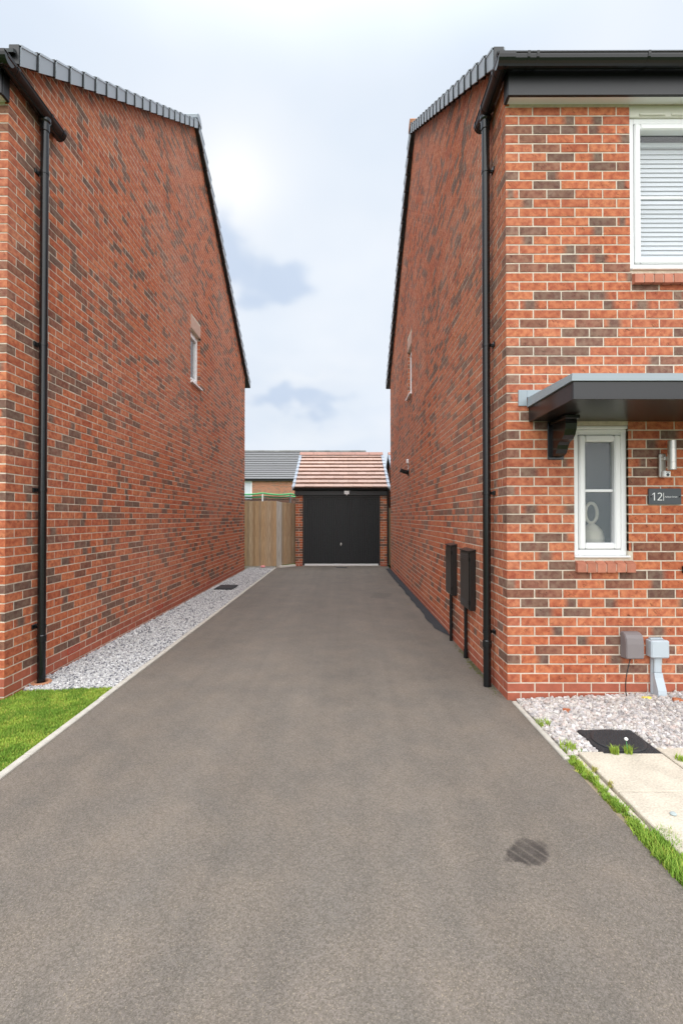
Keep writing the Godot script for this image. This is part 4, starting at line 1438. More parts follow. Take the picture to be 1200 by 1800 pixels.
func fence(a: Vector3, b: Vector3, ha: float, hb: float, label: String, sd: int, post: bool) -> void:
	rng.seed = sd
	var root := thing("timber_fence", (a + b) / 2, label, "fence", "timber fences beside the garage")
	var d := (b - a)
	var ln := d.length()
	d = d.normalized()
	var nrm := Vector3(-d.z, 0, d.x)
	if nrm.z < 0: nrm = -nrm
	var n := int(round(ln / 0.088))
	for i in n:
		var mb := MB.new((a + b) / 2)
		var t0 := ln * i / n
		var t1 := ln * (i + 1) / n + 0.016
		var c := Color(0.66, 0.46, 0.275).lerp(Color(0.36, 0.24, 0.14), rng.randf() * (0.5 if i % 2 == 0 else 1.0)).lerp(Color(0.58, 0.50, 0.39), rng.randf() * 0.5)  # random board tones; set-back ones are tinted darker in place of shade
		c.a = 1.0
		mb.col = c
		var h := lerpf(ha, hb, (i + 0.5) / n) + rng.randf_range(-0.008, 0.012)
		var lift := nrm * (0.018 if i % 2 == 0 else 0.0)
		var p0 := a + d * t0 + lift
		var p1 := a + d * t1 + lift
		var th0 := nrm * 0.016
		var th1 := nrm * 0.014
		var y0 := Vector3(0, 0.055, 0)
		var y1 := Vector3(0, h, 0)
		mb.hexa([p0 + y0, p1 + y0, p1 + y0 + th1, p0 + y0 + th0, p0 + y1, p1 + y1, p1 + y1 + th1, p0 + y1 + th0])
		put("board", mb, M.timber, root)
	for y in [0.35, 1.0, 1.65]:
		var rl := MB.new((a + b) / 2)
		rl.col = Color(0.30, 0.23, 0.15)
		rl.hexa([a + Vector3(0, y, 0) - nrm * 0.04, b + Vector3(0, y, 0) - nrm * 0.04, b + Vector3(0, y, 0) - nrm * 0.002, a + Vector3(0, y, 0) - nrm * 0.002,
			a + Vector3(0, y + 0.08, 0) - nrm * 0.04, b + Vector3(0, y + 0.08, 0) - nrm * 0.04, b + Vector3(0, y + 0.08, 0) - nrm * 0.002, a + Vector3(0, y + 0.08, 0) - nrm * 0.002])
		put("rail", rl, M.timber, root)
	if post:
		var po := MB.new((a + b) / 2)
		po.col = Color(0.62, 0.58, 0.52)
		po.hexa([b + Vector3(0.020, 0, 0.02), b + Vector3(0.15, 0, -0.16), b + Vector3(0.13, 0, -0.18), b + Vector3(0.0, 0, -0.0),
			b + Vector3(0.020, 1.935, 0.02), b + Vector3(0.15, 1.90, -0.16), b + Vector3(0.13, 1.90, -0.18), b + Vector3(0.0, 1.935, -0.0)])
		tag(put("post", po, M.timber, root), "weathered pale grey corner post")
		var gb := MB.new((a + b) / 2)
		gb.rbox(P(-2.87, -0.05, 14.06), P(-1.95, 0.05, 14.02), 0.004)
		put("gravel_board", gb, M.concrete, root)

func trampoline() -> void:
	var c := P(-3.35, 0, 20.6)
	var t := thing("trampoline", c, "trampoline with a green padded top ring and dark net behind the fence", "trampoline")
	var R := 1.55
	var n := 8
	var ring := MB.new(c)
	var path := []
	for i in 97:
		var a := TAU * i / 96.0
		var sag := 0.055 * absf(sin(a * n / 2.0 + 0.5))
		path.append(c + Vector3(cos(a) * R, 2.41 - sag, sin(a) * R))
	ring.tube(path, 0.035, 10, false)
	put("top_ring", ring, M.green_foam, t)
	var net := MB.new(c)
	for i in 48:
		var a := TAU * i / 48.0
		var b := TAU * (i + 1) / 48.0
		var pa := c + Vector3(cos(a) * R * 0.985, 0, sin(a) * R * 0.985)
		var pb := c + Vector3(cos(b) * R * 0.985, 0, sin(b) * R * 0.985)
		net.quad(pa + Vector3.UP * 0.85, pb + Vector3.UP * 0.85, pb + Vector3.UP * 2.30, pa + Vector3.UP * 2.30, pa - c)
	put("safety_net", net, M.net, t)
	var hem := MB.new(c)
	var hp := []
	for i in 97:
		var a := TAU * i / 96.0
		hp.append(c + Vector3(cos(a) * R * 0.985, 2.30 - 0.04 * absf(sin(a * n / 2.0 + 0.5)), sin(a) * R * 0.985))
	hem.tube(hp, 0.014, 6, false)
	put("net_hem", hem, M.black_plastic, t)
	for i in n:
		var a := TAU * (i + 0.0) / n - 1.0 / n * 1.0
		var p := MB.new(c)
		p.tube([c + Vector3(cos(a) * R, 0.0, sin(a) * R), c + Vector3(cos(a) * R, 2.42, sin(a) * R)], 0.028, 10)
		put("pole", p, M.upvc if i == 2 else M.taupe_plastic, t)
	var bed := MB.new(c)
	bed.lathe([Vector2(0.0, 0.80), Vector2(R - 0.25, 0.80), Vector2(R - 0.25, 0.82), Vector2(0.0, 0.82)], c, 40)
	put("jumping_bed", bed, M.black_paint, t)
	var pad := MB.new(c)
	pad.lathe([Vector2(R - 0.26, 0.80), Vector2(R + 0.03, 0.80), Vector2(R + 0.03, 0.85), Vector2(R - 0.26, 0.85)], c, 40)
	put("edge_pad", pad, M.green_foam, t)

func far_house() -> void:
	var zf := 40.0
	var x0 := -13.0
	var x1 := 2.0
	var base := P((x0 + x1) / 2, 0, zf)
	var root := thing("brick_house", base, "distant brick house with a long grey tiled roof behind the fence", "house")
	var ye := 4.62
	var yr := 7.44
	var zr := 43.9
	var mb := MB.new(base)
	mb.quad(P(x0, -0.2, zf + 0.01), P(x1, -0.2, zf + 0.01), P(x1, ye, zf + 0.01), P(x0, ye, zf + 0.01), Vector3.BACK)
	for e in [x0, x1]:
		mb.quad(P(e, -0.2, zf), P(e, -0.2, 2 * zr - zf), P(e, ye, 2 * zr - zf), P(e, ye, zf), Vector3.RIGHT if e > 0 else Vector3.LEFT)
		mb.tri(P(e, ye, zf), P(e, ye, 2 * zr - zf), P(e, yr - 0.1, zr), Vector3.RIGHT if e > 0 else Vector3.LEFT)
	mb.quad(P(x0, -0.2, 2 * zr - zf), P(x1, -0.2, 2 * zr - zf), P(x1, ye, 2 * zr - zf), P(x0, ye, 2 * zr - zf), Vector3.FORWARD)
	var wall := put("wall", mb, M.mortar, root)
	var wx0 := -8.95
	var wx1 := -7.50
	var br := lay({"org": P(x0, 0, zf), "U": Vector3.RIGHT, "N": Vector3.BACK, "length": x1 - x0, "k0": 16, "k1": 59, "even": 0.1025, "odd": 0.0, "openings": [[wx0 - x0, wx1 - x0, 2.9, 4.44]]})
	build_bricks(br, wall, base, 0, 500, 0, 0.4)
	# white window at the left
	var w := node_in("window", root)
	var fr := MB.new(base)
	fr.rbox(P(wx0, 2.9, zf - 0.02), P(wx0 + 0.09, 4.44, zf + 0.06))
	fr.rbox(P(wx1 - 0.09, 2.9, zf - 0.02), P(wx1, 4.44, zf + 0.06))
	fr.rbox(P(wx0 + 0.09, 2.9, zf - 0.02), P(wx1 - 0.09, 2.99, zf + 0.06))
	fr.rbox(P(wx0 + 0.09, 4.35, zf - 0.02), P(wx1 - 0.09, 4.44, zf + 0.06))
	put("frame", fr, M.upvc, w)
	var pn := MB.new(base)
	pn.quad(P(wx0 + 0.08, 2.98, zf), P(wx1 - 0.08, 2.98, zf), P(wx1 - 0.08, 4.36, zf), P(wx0 + 0.08, 4.36, zf), Vector3.BACK)
	put("pane", pn, M.blind_white, w)
	var rf := MB.new(base)
	rng.seed = 61
	var rows := 15
	var za0 := zf - 0.35
	var ya0 := ye - 0.02
	for side in [0, 1]:
		for i in rows:
			var fz := (zr - za0) / rows
			var fy := (yr - ya0) / rows
			var za := za0 + fz * i
			var zb := za + fz * 1.1
			var ya := ya0 + fy * i + 0.05
			var yb := ya0 + fy * (i + 1.1) - 0.03
			if side == 1:
				za = 2 * zr - za; zb = 2 * zr - zb
			var k := rng.randf_range(0.92, 1.08)
			rf.col = Color(0.24 * k, 0.24 * k, 0.245 * k)
			var uc := 0.10 if side == 0 else -0.10
			rf.hexa([P(x0 - 0.1, ya - 0.10, za + uc), P(x1 + 0.1, ya - 0.10, za + uc), P(x1 + 0.1, yb - 0.07, zb), P(x0 - 0.1, yb - 0.07, zb), P(x0 - 0.1, ya, za), P(x1 + 0.1, ya, za), P(x1 + 0.1, yb, zb), P(x0 - 0.1, yb, zb)])
	var roof := put("roof", rf, M.grey_tile, root)
	for i in 33:
		var rd := MB.new(base)
		rd.col = Color(0.20, 0.20, 0.19) * rng.randf_range(0.9, 1.1)
		rd.col.a = 1.0
		rd.prism(PackedVector2Array([Vector2(-0.18, -0.05), Vector2(-0.1, 0.07), Vector2(0, 0.10), Vector2(0.1, 0.07), Vector2(0.18, -0.05)]), P(x0 - 0.1 + 0.46 * i, yr + rng.randf_range(-0.012, 0.012), zr), Vector3(0, 0, 1), Vector3.UP, Vector3.RIGHT, 0.45)
		put("ridge_tile", rd, M.grey_tile, roof)
	var fa := MB.new(base)
	fa.rbox(P(x0 - 0.05, ye - 0.17, zf - 0.30), P(x1 + 0.05, ye - 0.005, zf - 0.26), 0.004)
	fa.rbox(P(x0 - 0.05, ye - 0.17, zf - 0.259), P(x1 + 0.05, ye - 0.155, zf + 0.0), 0.004)
	fa.tube([P(x0 - 0.05, ye - 0.03, zf - 0.36), P(x1 + 0.05, ye - 0.03, zf - 0.36)], 0.055, 10)
	put("fascia", fa, M.black_paint, root)

# ---------------------------------------------------------------- ground
func ground_things() -> void:
	var g := MB.new()
	var far := 260.0
	g.quad(Vector3(-far, -0.08, far), Vector3(far, -0.08, far), Vector3(far, -0.08, -far), Vector3(-far, -0.08, -far), Vector3.UP)
	tag(put("ground", g, M.turf_soil), "", "", "", "structure")
	# the tarmac sheet, gently uneven
	var d := MB.new()
	var nx := 16
	var nz := 70
	var zs0 := -9.0
	var zs1 := 14.62
	var hn := noise(81, 0.7, 2)
	var H := func(x: float, z: float) -> float: return hn.get_noise_2d(x, z) * 0.006
	for j in nz:
		for i in nx:
			var xa := -1.915 + (1.345 + 1.915) * i / nx
			var xb := -1.915 + (1.345 + 1.915) * (i + 1) / nx
			var za := zs0 + (zs1 - zs0) * j / nz
			var zb := zs0 + (zs1 - zs0) * (j + 1) / nz
			var ps := [P(xa, H.call(xa, za), za), P(xb, H.call(xb, za), za), P(xb, H.call(xb, zb), zb), P(xa, H.call(xa, zb), zb)]
			var order := [0, 2, 1, 0, 3, 2]
			for k in order:
				var p: Vector3 = ps[k]
				var e := 0.05
				var nn := Vector3(H.call(p.x - e, -p.z) - H.call(p.x + e, -p.z), 2 * e, H.call(p.x, -p.z + e) - H.call(p.x, -p.z - e)).normalized()
				d.put(p, nn, Color.WHITE, Vector2(p.x, p.z) / 0.58)
				d.t2.append(Vector2((p.x - SX0) / (SX1 - SX0), (-p.z - SZ0) / (SZ1 - SZ0)))
	# wind the sheet upwards
	tag(put("driveway", d, M.tarmac), "", "", "", "structure")
	# black bitumen band along the foot of the right wall
	var bt := MB.new()
	rng.seed = 83
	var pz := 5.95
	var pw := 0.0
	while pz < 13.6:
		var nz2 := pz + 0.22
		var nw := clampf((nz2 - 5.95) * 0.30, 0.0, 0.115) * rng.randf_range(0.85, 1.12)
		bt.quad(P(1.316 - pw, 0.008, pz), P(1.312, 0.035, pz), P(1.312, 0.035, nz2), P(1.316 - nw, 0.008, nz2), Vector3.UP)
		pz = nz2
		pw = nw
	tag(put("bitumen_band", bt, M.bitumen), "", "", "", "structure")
	# gravel strip on the left
	var gl := MB.new()
	gl.quad(P(-2.73, -0.012, 4.0), P(-1.95, -0.012, 4.0), P(-1.95, -0.012, 14.1), P(-2.73, -0.012, 14.1), Vector3.UP)
	tag(put("gravel_strip", gl, M.gravel_bed), "", "", "", "structure")
	# gravel bed on the right, rising a little towards the door
	var gr := MB.new()
	gr.quad(P(1.36, -0.005, 2.94), P(5.0, 0.03, 2.94), P(5.0, 0.075, 3.91), P(1.36, -0.005, 3.91), Vector3.UP)
	tag(put("gravel_bed", gr, M.gravel_bed), "", "", "", "structure")
	# lawn beds
	var lw := MB.new()
	lw.quad(P(-9.0, -0.015, -4.0), P(-1.945, -0.015, -4.0), P(-1.945, -0.015, 4.17), P(-9.0, -0.015, 4.05), Vector3.UP)
	tag(put("lawn_bed", lw, M.turf_soil), "", "", "", "structure")
	var lr := MB.new()
	lr.quad(P(1.338, -0.006, -4.0), P(7.0, -0.01, -4.0), P(7.0, -0.01, 3.0), P(1.34, -0.01, 3.0), Vector3.UP)
	tag(put("border_bed", lr, M.sandy_soil), "", "", "", "structure")

func edging(x0: float, x1: float, z0: float, z1: float, label: String, sd: int) -> void:
	rng.seed = sd
	var root := thing("kerb_edging", P((x0 + x1) / 2, 0, (z0 + z1) / 2), label, "kerb", "flush concrete kerbs along the drive")
	var z := z0
	while z < z1 - 0.05:
		var e := minf(z + 0.912, z1)
		var mb := MB.new(root.position)
		var j := rng.randf_range(-0.003, 0.003)
		mb.rbox(P(x0 + j, -0.1, z), P(x1 + j, 0.016 + rng.randf_range(-0.002, 0.003), e - 0.003), 0.006)
		put("edging_stone", mb, M.concrete, root)
		z += 0.915

func stones(called: String, label: String, n: int, area: Callable, size: Vector2, tints: Array, sd: int) -> void:
	rng.seed = sd
	var mb := MB.new()
	var nz := noise(sd, 1.3, 2)
	var rings := 5
	var segs := 7
	var pts := []
	for i in rings + 1:
		var row := []
		for j in segs:
			var th := PI * i / rings
			var ph := TAU * (j + 0.5 * (i % 2)) / segs
			var dir := Vector3(sin(th) * cos(ph), cos(th), sin(th) * sin(ph))
			row.append(dir * (0.5 + 0.24 * nz.get_noise_3dv(dir * 0.9)))
		pts.append(row)
	for i in rings:
		for j in segs:
			var a: Vector3 = pts[i][j]
			var b: Vector3 = pts[i][(j + 1) % segs]
			var c: Vector3 = pts[i + 1][(j + 1) % segs]
			var e: Vector3 = pts[i + 1][j]
			if i > 0: mb.tri(a, b, c, a + b + c)
			if i < rings - 1: mb.tri(a, c, e, a + c + e)
	var mm := MultiMesh.new()
	mm.transform_format = MultiMesh.TRANSFORM_3D
	mm.use_colors = true
	mm.mesh = mb.mesh(M.stone)
	var list := []
	while list.size() < n:
		var p = area.call()
		if p != null: list.append(p)
	mm.instance_count = n
	for i in n:
		var s := rng.randf_range(size.x, size.y)
		var bas := Basis.from_euler(Vector3(rng.randf() * TAU, rng.randf() * TAU, rng.randf() * TAU)).scaled(Vector3.ONE)
		bas = bas * Basis.from_scale(Vector3(s * rng.randf_range(0.8, 1.3), s * rng.randf_range(0.55, 0.9), s * rng.randf_range(0.75, 1.1)))
		mm.set_instance_transform(i, Transform3D(bas, list[i]))
		var c: Color = tints[rng.randi() % tints.size()]
		var k := rng.randf_range(0.60, 0.92)
		mm.set_instance_color(i, Color(c.r * k, c.g * k, c.b * k))
	var o := MultiMeshInstance3D.new()
	o.name = called
	o.multimesh = mm
	add_child(o, true)
	tag(o, label, "gravel", "", "stuff")

func blade_mesh(blades: int, h: float, spread: float, sd: int, lean := 0.5, wide := 0.0035) -> ArrayMesh:
	rng.seed = sd
	var mb := MB.new()
	for i in blades:
		var a := rng.randf() * TAU
		var r := spread * sqrt(rng.randf())
		var p := Vector3(cos(a) * r, 0, sin(a) * r)
		var b := rng.randf() * TAU
		var out := Vector3(cos(b), 0, sin(b))
		var side := Vector3(-out.z, 0, out.x) * wide * rng.randf_range(0.7, 1.2)
		var hh := h * rng.randf_range(0.55, 1.1)
		var ln := lean * rng.randf_range(0.2, 1.0) * hh
		var k := rng.randf_range(0.85, 1.15)
		mb.col = Color(k, k, k)
		var m := p + out * ln * 0.35 + Vector3.UP * hh * 0.6
		var t := p + out * ln + Vector3.UP * hh * 0.95
		mb.quad(p - side, p + side, m + side * 0.8, m - side * 0.8, Vector3.UP + out)
		mb.tri(m - side * 0.8, m + side * 0.8, t, Vector3.UP + out)
	return mb.mesh(M.blade)

func grass(called: String, label: String, n: int, area: Callable, sd: int, mesh_: ArrayMesh, tall := Vector2(0.7, 1.3)) -> void:
	rng.seed = sd
	var patch := noise(sd, 1.6, 3)
	var mm := MultiMesh.new()
	mm.transform_format = MultiMesh.TRANSFORM_3D
	mm.use_colors = true
	mm.mesh = mesh_
	var list := []
	while list.size() < n:
		var p = area.call()
		if p != null: list.append(p)
	mm.instance_count = n
	for i in n:
		var p: Vector3 = list[i]
		var f := patch.get_noise_2d(p.x * 2.0, p.z * 2.0)
		var s := rng.randf_range(tall.x, tall.y) * (1.0 + 0.25 * f)
		mm.set_instance_transform(i, Transform3D(Basis(Vector3.UP, rng.randf() * TAU) * Basis.from_scale(Vector3(1.0, s, 1.0)), p))
		var c := Color(0.285, 0.41, 0.055).lerp(Color(0.18, 0.31, 0.04), clampf(0.5 + f * 1.6, 0, 1))
		if rng.randf() < 0.18 + 0.45 * maxf(0.0, -f): c = c.lerp(Color(0.58, 0.52, 0.12), rng.randf() * 0.8)
		var k := rng.randf_range(0.85, 1.2)
		mm.set_instance_color(i, Color(c.r * k, c.g * k, c.b * k))
	var o := MultiMeshInstance3D.new()
	o.name = called
	o.multimesh = mm
	add_child(o, true)
	tag(o, label, "grass", "", "stuff")

func tuft(at: Vector3, h: float, spread: float, blades: int, label: String, sd: int, c: Color) -> Node3D:
	var t := thing("grass_tuft", at, label, "weed", "grass tufts in the paving joints")
	var m := blade_mesh(blades, h, spread, sd, 0.7, 0.0030)
	var ar := m.surface_get_arrays(0)
	var cc: PackedColorArray = ar[Mesh.ARRAY_COLOR]
	for i in cc.size():
		cc[i] = Color(cc[i].r * c.r, cc[i].g * c.g, cc[i].b * c.b)
	ar[Mesh.ARRAY_COLOR] = cc
	var am := ArrayMesh.new()
	am.add_surface_from_arrays(Mesh.PRIMITIVE_TRIANGLES, ar)
	am.surface_set_material(0, M.blade)
	put_mesh("blades", am, t, Transform3D())
	return t

func small_ground_things() -> void:
	edging(-1.958, -1.908, -8.0, 14.0, "pale flush concrete kerb along the left edge of the drive", 91)
	edging(1.334, 1.372, 2.94, 3.88, "pale flush concrete kerb along the right edge of the drive", 92)
	# pale gravel
	var left_area := func():
		var p := P(rng.randf_range(-2.705, -1.965), 0, 0)
		var z := 4.12 + 9.88 * pow(rng.randf(), 1.35)
		if p.x > -2.60 and p.x < -2.215 and z > 9.72 and z < 10.33: return null
		var edge := 4.09 + (p.x + 2.669) / 0.726 * 0.10
		if z < edge: return null
		if Vector2(p.x + 2.65, z - 4.27).length() < 0.058: return null
		return Vector3(p.x, rng.randf_range(-0.008, 0.010), -z)
	stones("gravel", "pale grey and white gravel in the strip beside the left wall", 42000, left_area, Vector2(0.012, 0.026), [Color(0.66, 0.65, 0.64), Color(0.72, 0.71, 0.69), Color(0.58, 0.57, 0.57), Color(0.78, 0.77, 0.75), Color(0.48, 0.47, 0.48), Color(0.62, 0.60, 0.58), Color(0.20, 0.20, 0.22)], 201)
	var right_area := func():
		var x := rng.randf_range(1.39, 4.9)
		var z := rng.randf_range(3.0, 3.885)
		if x > 1.575 and x < 1.965 and z < 3.325: return null
		if x > 1.96 and z < 3.05: return null
		if z < 3.02 and x > 1.44: return null
		var rise := 0.06 * clampf((x - 1.45) / 1.3, 0, 1) * clampf((z - 3.0) / 0.7, 0, 1)
		return Vector3(x, rng.randf_range(-0.006, 0.014) + rise, -z)
	stones("gravel", "cream and grey gravel bed in front of the right house", 21500, right_area, Vector2(0.020, 0.040), [Color(0.64, 0.58, 0.53), Color(0.70, 0.66, 0.62), Color(0.56, 0.51, 0.48), Color(0.74, 0.69, 0.63), Color(0.66, 0.56, 0.51), Color(0.46, 0.43, 0.42), Color(0.72, 0.68, 0.67)], 202)
	# lawns
	var lb := blade_mesh(9, 0.030, 0.016, 301, 0.7, 0.0026)
	var lawn_l := func():
		var x := rng.randf_range(-3.6, -1.955)
		var z := rng.randf_range(0.8, 4.2)
		if z > 4.09 + (x + 2.669) / 0.726 * 0.10: return null
		if x < -2.72 and z > 3.88: return null
		return Vector3(x, -0.014, -z)
	grass("lawn", "short bright green lawn left of the drive", 34000, lawn_l, 302, lb, Vector2(0.65, 1.15))
	var lawn_r := func():
		var x := rng.randf_range(1.350, 4.9)
		var z := rng.randf_range(0.7, 2.30)
		var lim := 2.16 + 0.03 * sin(x * 23.0)
		if x < 1.50: lim = 2.26
		if z > lim: return null
		return Vector3(x, -0.018, -z)
	grass("lawn", "bright green lawn patch right of the drive in front of the paving", 46000, lawn_r, 303, blade_mesh(9, 0.042, 0.018, 304, 0.7, 0.0028), Vector2(0.7, 1.3))
	var strip := func():
		var z := rng.randf_range(2.2, 2.98)
		var x := 1.392 + rng.randfn(0.0, 0.015) + 0.006 * sin(z * 19.0)
		var dens := clampf(0.55 + 0.6 * sin(z * 9.0 + 0.6), 0.08, 1.0)
		if z < 2.62: dens = clampf(0.75 + 0.4 * sin(z * 31.0), 0.25, 1.0)
		if rng.randf() > dens: return null
		return Vector3(x, -0.012, -z)
	grass("grass_verge", "narrow line of grass grown over the right kerb beside the paving", 600, strip, 305, blade_mesh(7, 0.027, 0.012, 306, 1.1, 0.0026), Vector2(0.6, 1.4))
	# paving slabs
	rng.seed = 95
	var sl := thing("paving", P(1.95, 0, 2.6), "cream concrete paving slabs beside the inspection cover", "paving")
	for q in [[1.448, 1.950, 2.575, 3.005], [1.448, 1.950, 2.11, 2.567], [1.958, 2.46, 2.62, 3.06], [1.958, 2.46, 2.16, 2.612], [2.468, 2.97, 2.62, 3.06], [2.468, 2.97, 2.16, 2.612], [2.978, 3.48, 2.62, 3.06], [2.978, 3.48, 2.16, 2.612], [3.488, 3.99, 2.62, 3.06], [3.488, 3.99, 2.16, 2.612], [3.998, 4.50, 2.62, 3.06], [3.998, 4.50, 2.16, 2.612], [4.508, 5.01, 2.62, 3.06], [4.508, 5.01, 2.16, 2.612]]:
		var mb := MB.new(sl.position)
		var y := 0.022 + rng.randf_range(-0.002, 0.002)
		mb.rbox(P(q[0], -0.03, q[2]), P(q[1], y, q[3]), 0.005)
		put("slab", mb, M.slab, sl)
	var ha := MB.new(sl.position)
	ha.rbox(P(1.408, -0.05, 2.30), P(1.440, 0.006, 2.99), 0.006)
	put("edge_strip", ha, M.slab, sl)
	# square plastic inspection cover with a round lid
	var ic := thing("inspection_cover", P(1.77, 0, 3.14), "black square inspection cover with a round patterned lid in the gravel", "drain cover")
	var fr := MB.new(ic.position)
	fr.rbox(P(1.588, -0.03, 2.975), P(1.952, 0.022, 3.312), 0.006)
	put("frame", fr, M.iron, ic)
	var li := MB.new(ic.position)
	li.lathe([Vector2(0.158, 0.0), Vector2(0.158, 0.006), Vector2(0.152, 0.009), Vector2(0.0, 0.009)], P(1.77, 0.022, 3.143), 40)
	put("lid", li, M.iron, ic)
	var tr := MB.new(ic.position)
	for i in range(-9, 10):
		for j in range(-9, 10):
			var x := i * 0.0185 + (0.009 if j % 2 else 0.0)
			var z := j * 0.0185
			var on_lid := Vector2(x, z).length() < 0.147
			if not on_lid and (Vector2(x, z).length() < 0.168 or absf(z) > 0.158 or absf(x) > 0.172): continue
			var y := 0.0312 if on_lid else 0.0222
			var c := P(1.77 + x, y, 3.143 + z)
			var a := 0.78 if posmod(i + j, 2) == 0 else -0.78
			var u := Vector3(cos(a), 0, sin(a)) * 0.0068
			var w := Vector3(-sin(a), 0, cos(a)) * 0.0026
			tr.hexa([c - u - w, c + u - w, c + u + w, c - u + w, c - u * 0.8 - w * 0.5 + Vector3.UP * 0.003, c + u * 0.8 - w * 0.5 + Vector3.UP * 0.003, c + u * 0.8 + w * 0.5 + Vector3.UP * 0.003, c - u * 0.8 + w * 0.5 + Vector3.UP * 0.003])
	var treads := put("tread_pattern", tr, M.iron, ic)
	treads.set_meta("kind", "stuff")
	# grey drain cover in the left gravel
	var dc := thing("drain_cover", P(-2.41, 0, 10.0), "dark grey square drain cover set in the left gravel strip", "drain cover")
	var d1 := MB.new(dc.position)
	d1.rbox(P(-2.590, -0.03, 9.74), P(-2.225, 0.028, 10.31), 0.006)
	put("frame", d1, M.iron, dc)
	var d2 := MB.new(dc.position)
	d2.rbox(P(-2.560, 0.0285, 9.78), P(-2.255, 0.036, 10.27), 0.004)
	put("lid", d2, M.iron, dc)
	# thin metal grate in front of the garage door
	var gt := thing("channel_grate", P(-0.06, 0, 14.1), "small dark metal grate in the drive before the garage", "drain cover")
	for i in 5:
		var gb := MB.new(gt.position)
		gb.rbox(P(-0.20, -0.02, 14.04 + 0.035 * i), P(0.12, 0.008, 14.055 + 0.035 * i), 0.002)
		put("bar", gb, M.iron, gt)
	# terracotta gully collar at the left downpipe
	var gc := MB.new(P(-2.65, 0, 4.27))
	gc.lathe([Vector2(0.052, -0.03), Vector2(0.085, -0.03), Vector2(0.085, 0.015), Vector2(0.078, 0.022), Vector2(0.055, 0.022), Vector2(0.048, 0.012), Vector2(0.048, -0.03)], P(-2.65, 0.0, 4.27), 28)
	tag(put("gully_collar", gc, M.terracotta), "terracotta drain collar around the foot of the left downpipe", "drain")
	# broken bits of brick among the stones
	var bits := [[1.66, 3.62, 0.036, "orange brick chip near the corner, in the right gravel"], [2.55, 3.72, 0.044, "orange brick chip below the junction box, in the gravel"]]
	for i in bits.size():
		var q: Array = bits[i]
		var y: float = 0.014 + 0.06 * clampf((q[0] - 1.45) / 1.3, 0, 1) * clampf((q[1] - 3.0) / 0.7, 0, 1)
		var b := MB.new(P(q[0], y, q[1]))
		b.col = Color(0.52, 0.19, 0.09)
		var s: float = q[2]
		b.hexa([P(q[0] - s, y - 0.01, q[1] - s * 0.4), P(q[0] + s * 0.9, y - 0.012, q[1] - s * 0.5), P(q[0] + s, y - 0.01, q[1] + s * 0.4), P(q[0] - s * 0.8, y - 0.01, q[1] + s * 0.5),
			P(q[0] - s * 0.8, y + 0.018, q[1] - s * 0.3), P(q[0] + s * 0.7, y + 0.013, q[1] - s * 0.35), P(q[0] + s * 0.75, y + 0.016, q[1] + s * 0.3), P(q[0] - s * 0.6, y + 0.02, q[1] + s * 0.4)])
		tag(put("brick_chip", b, M.brick), q[3], "stone", "brick chips in the gravel")
	var yt := MB.new(P(2.36, 0.06, 3.79))
	yt.hexa([P(2.325, 0.052, 3.77), P(2.395, 0.052, 3.765), P(2.40, 0.052, 3.81), P(2.33, 0.052, 3.82), P(2.33, 0.066, 3.775), P(2.385, 0.070, 3.77), P(2.39, 0.070, 3.80), P(2.338, 0.064, 3.81)])
	tag(put("plastic_tag", yt, M.yellow_plastic), "scrap of yellow plastic on the gravel by the wall", "plastic scrap")
	var pe := MB.new(P(1.60, 0.02, 2.37))
	pe.col = Color(0.36, 0.41, 0.40)
	pe.lathe([Vector2(0.0, 0.0), Vector2(0.013, 0.001), Vector2(0.016, 0.006), Vector2(0.010, 0.012), Vector2(0.0, 0.014)], P(1.60, 0.021, 2.37), 12)
	tag(put("pebble", pe, M.stone), "grey pebble lying on the front paving slab", "stone")
	# weeds
	var gcol := Color(0.30, 0.41, 0.06)
	tuft(P(1.405, 0.0, 3.42), 0.055, 0.045, 90, "grass tuft on the kerb nearest the house corner", 401, gcol)
	tuft(P(1.412, 0.0, 3.06), 0.06, 0.05, 120, "long grass tuft on the kerb beside the paving end", 402, gcol)
	tuft(P(1.66, 0.015, 2.985), 0.06, 0.026, 70, "grass tuft at the left front edge of the inspection cover", 403, gcol)
	var fl := tuft(P(1.745, 0.015, 2.985), 0.065, 0.024, 60, "grass tuft with a white clover flower at the inspection cover", 404, gcol)
	var fm := MB.new(fl.position)
	fm.tube([fl.position, fl.position + Vector3(-0.01, 0.05, 0.0), fl.position + Vector3(-0.014, 0.085, 0.0)], 0.0015, 6)
	put("stem", fm, M.green_foam, fl)
	var fh := MB.new(fl.position)
	fh.lathe([Vector2(0.0, -0.011), Vector2(0.009, -0.006), Vector2(0.0115, 0.0), Vector2(0.008, 0.007), Vector2(0.0, 0.011)], fl.position + Vector3(-0.014, 0.092, 0.0), 12)
	put("flower", fh, M.flower_white, fl)
	tuft(P(2.005, 0.012, 2.90), 0.045, 0.028, 60, "grass tuft between two slabs right of the inspection cover", 405, gcol)
	tuft(P(1.476, 0.0, 3.02), 0.03, 0.035, 50, "low bluish weed at the back corner of the paving", 406, Color(0.22, 0.33, 0.12))
	tuft(P(1.446, 0.008, 2.80), 0.03, 0.016, 30, "small dry yellow tuft in the paving joint, second slab corner", 407, Color(0.42, 0.40, 0.12))
	tuft(P(1.445, 0.008, 2.64), 0.032, 0.016, 30, "small dry yellow tuft in the paving joint near its middle", 408, Color(0.40, 0.38, 0.11))
	# moss and seedlings in the corner of the right wall and the drive
	var moss := func():
		var z := rng.randf_range(3.95, 5.6)
		var x := 1.30 - absf(rng.randfn(0.0, 0.022))
		if rng.randf() > 0.35 + 0.65 * exp(-pow((z - 4.75) / 0.25, 2)): return null
		return Vector3(x, -0.006, -z)
	rng.seed = 96
	var mm := blade_mesh(8, 0.014, 0.014, 411, 0.8, 0.003)
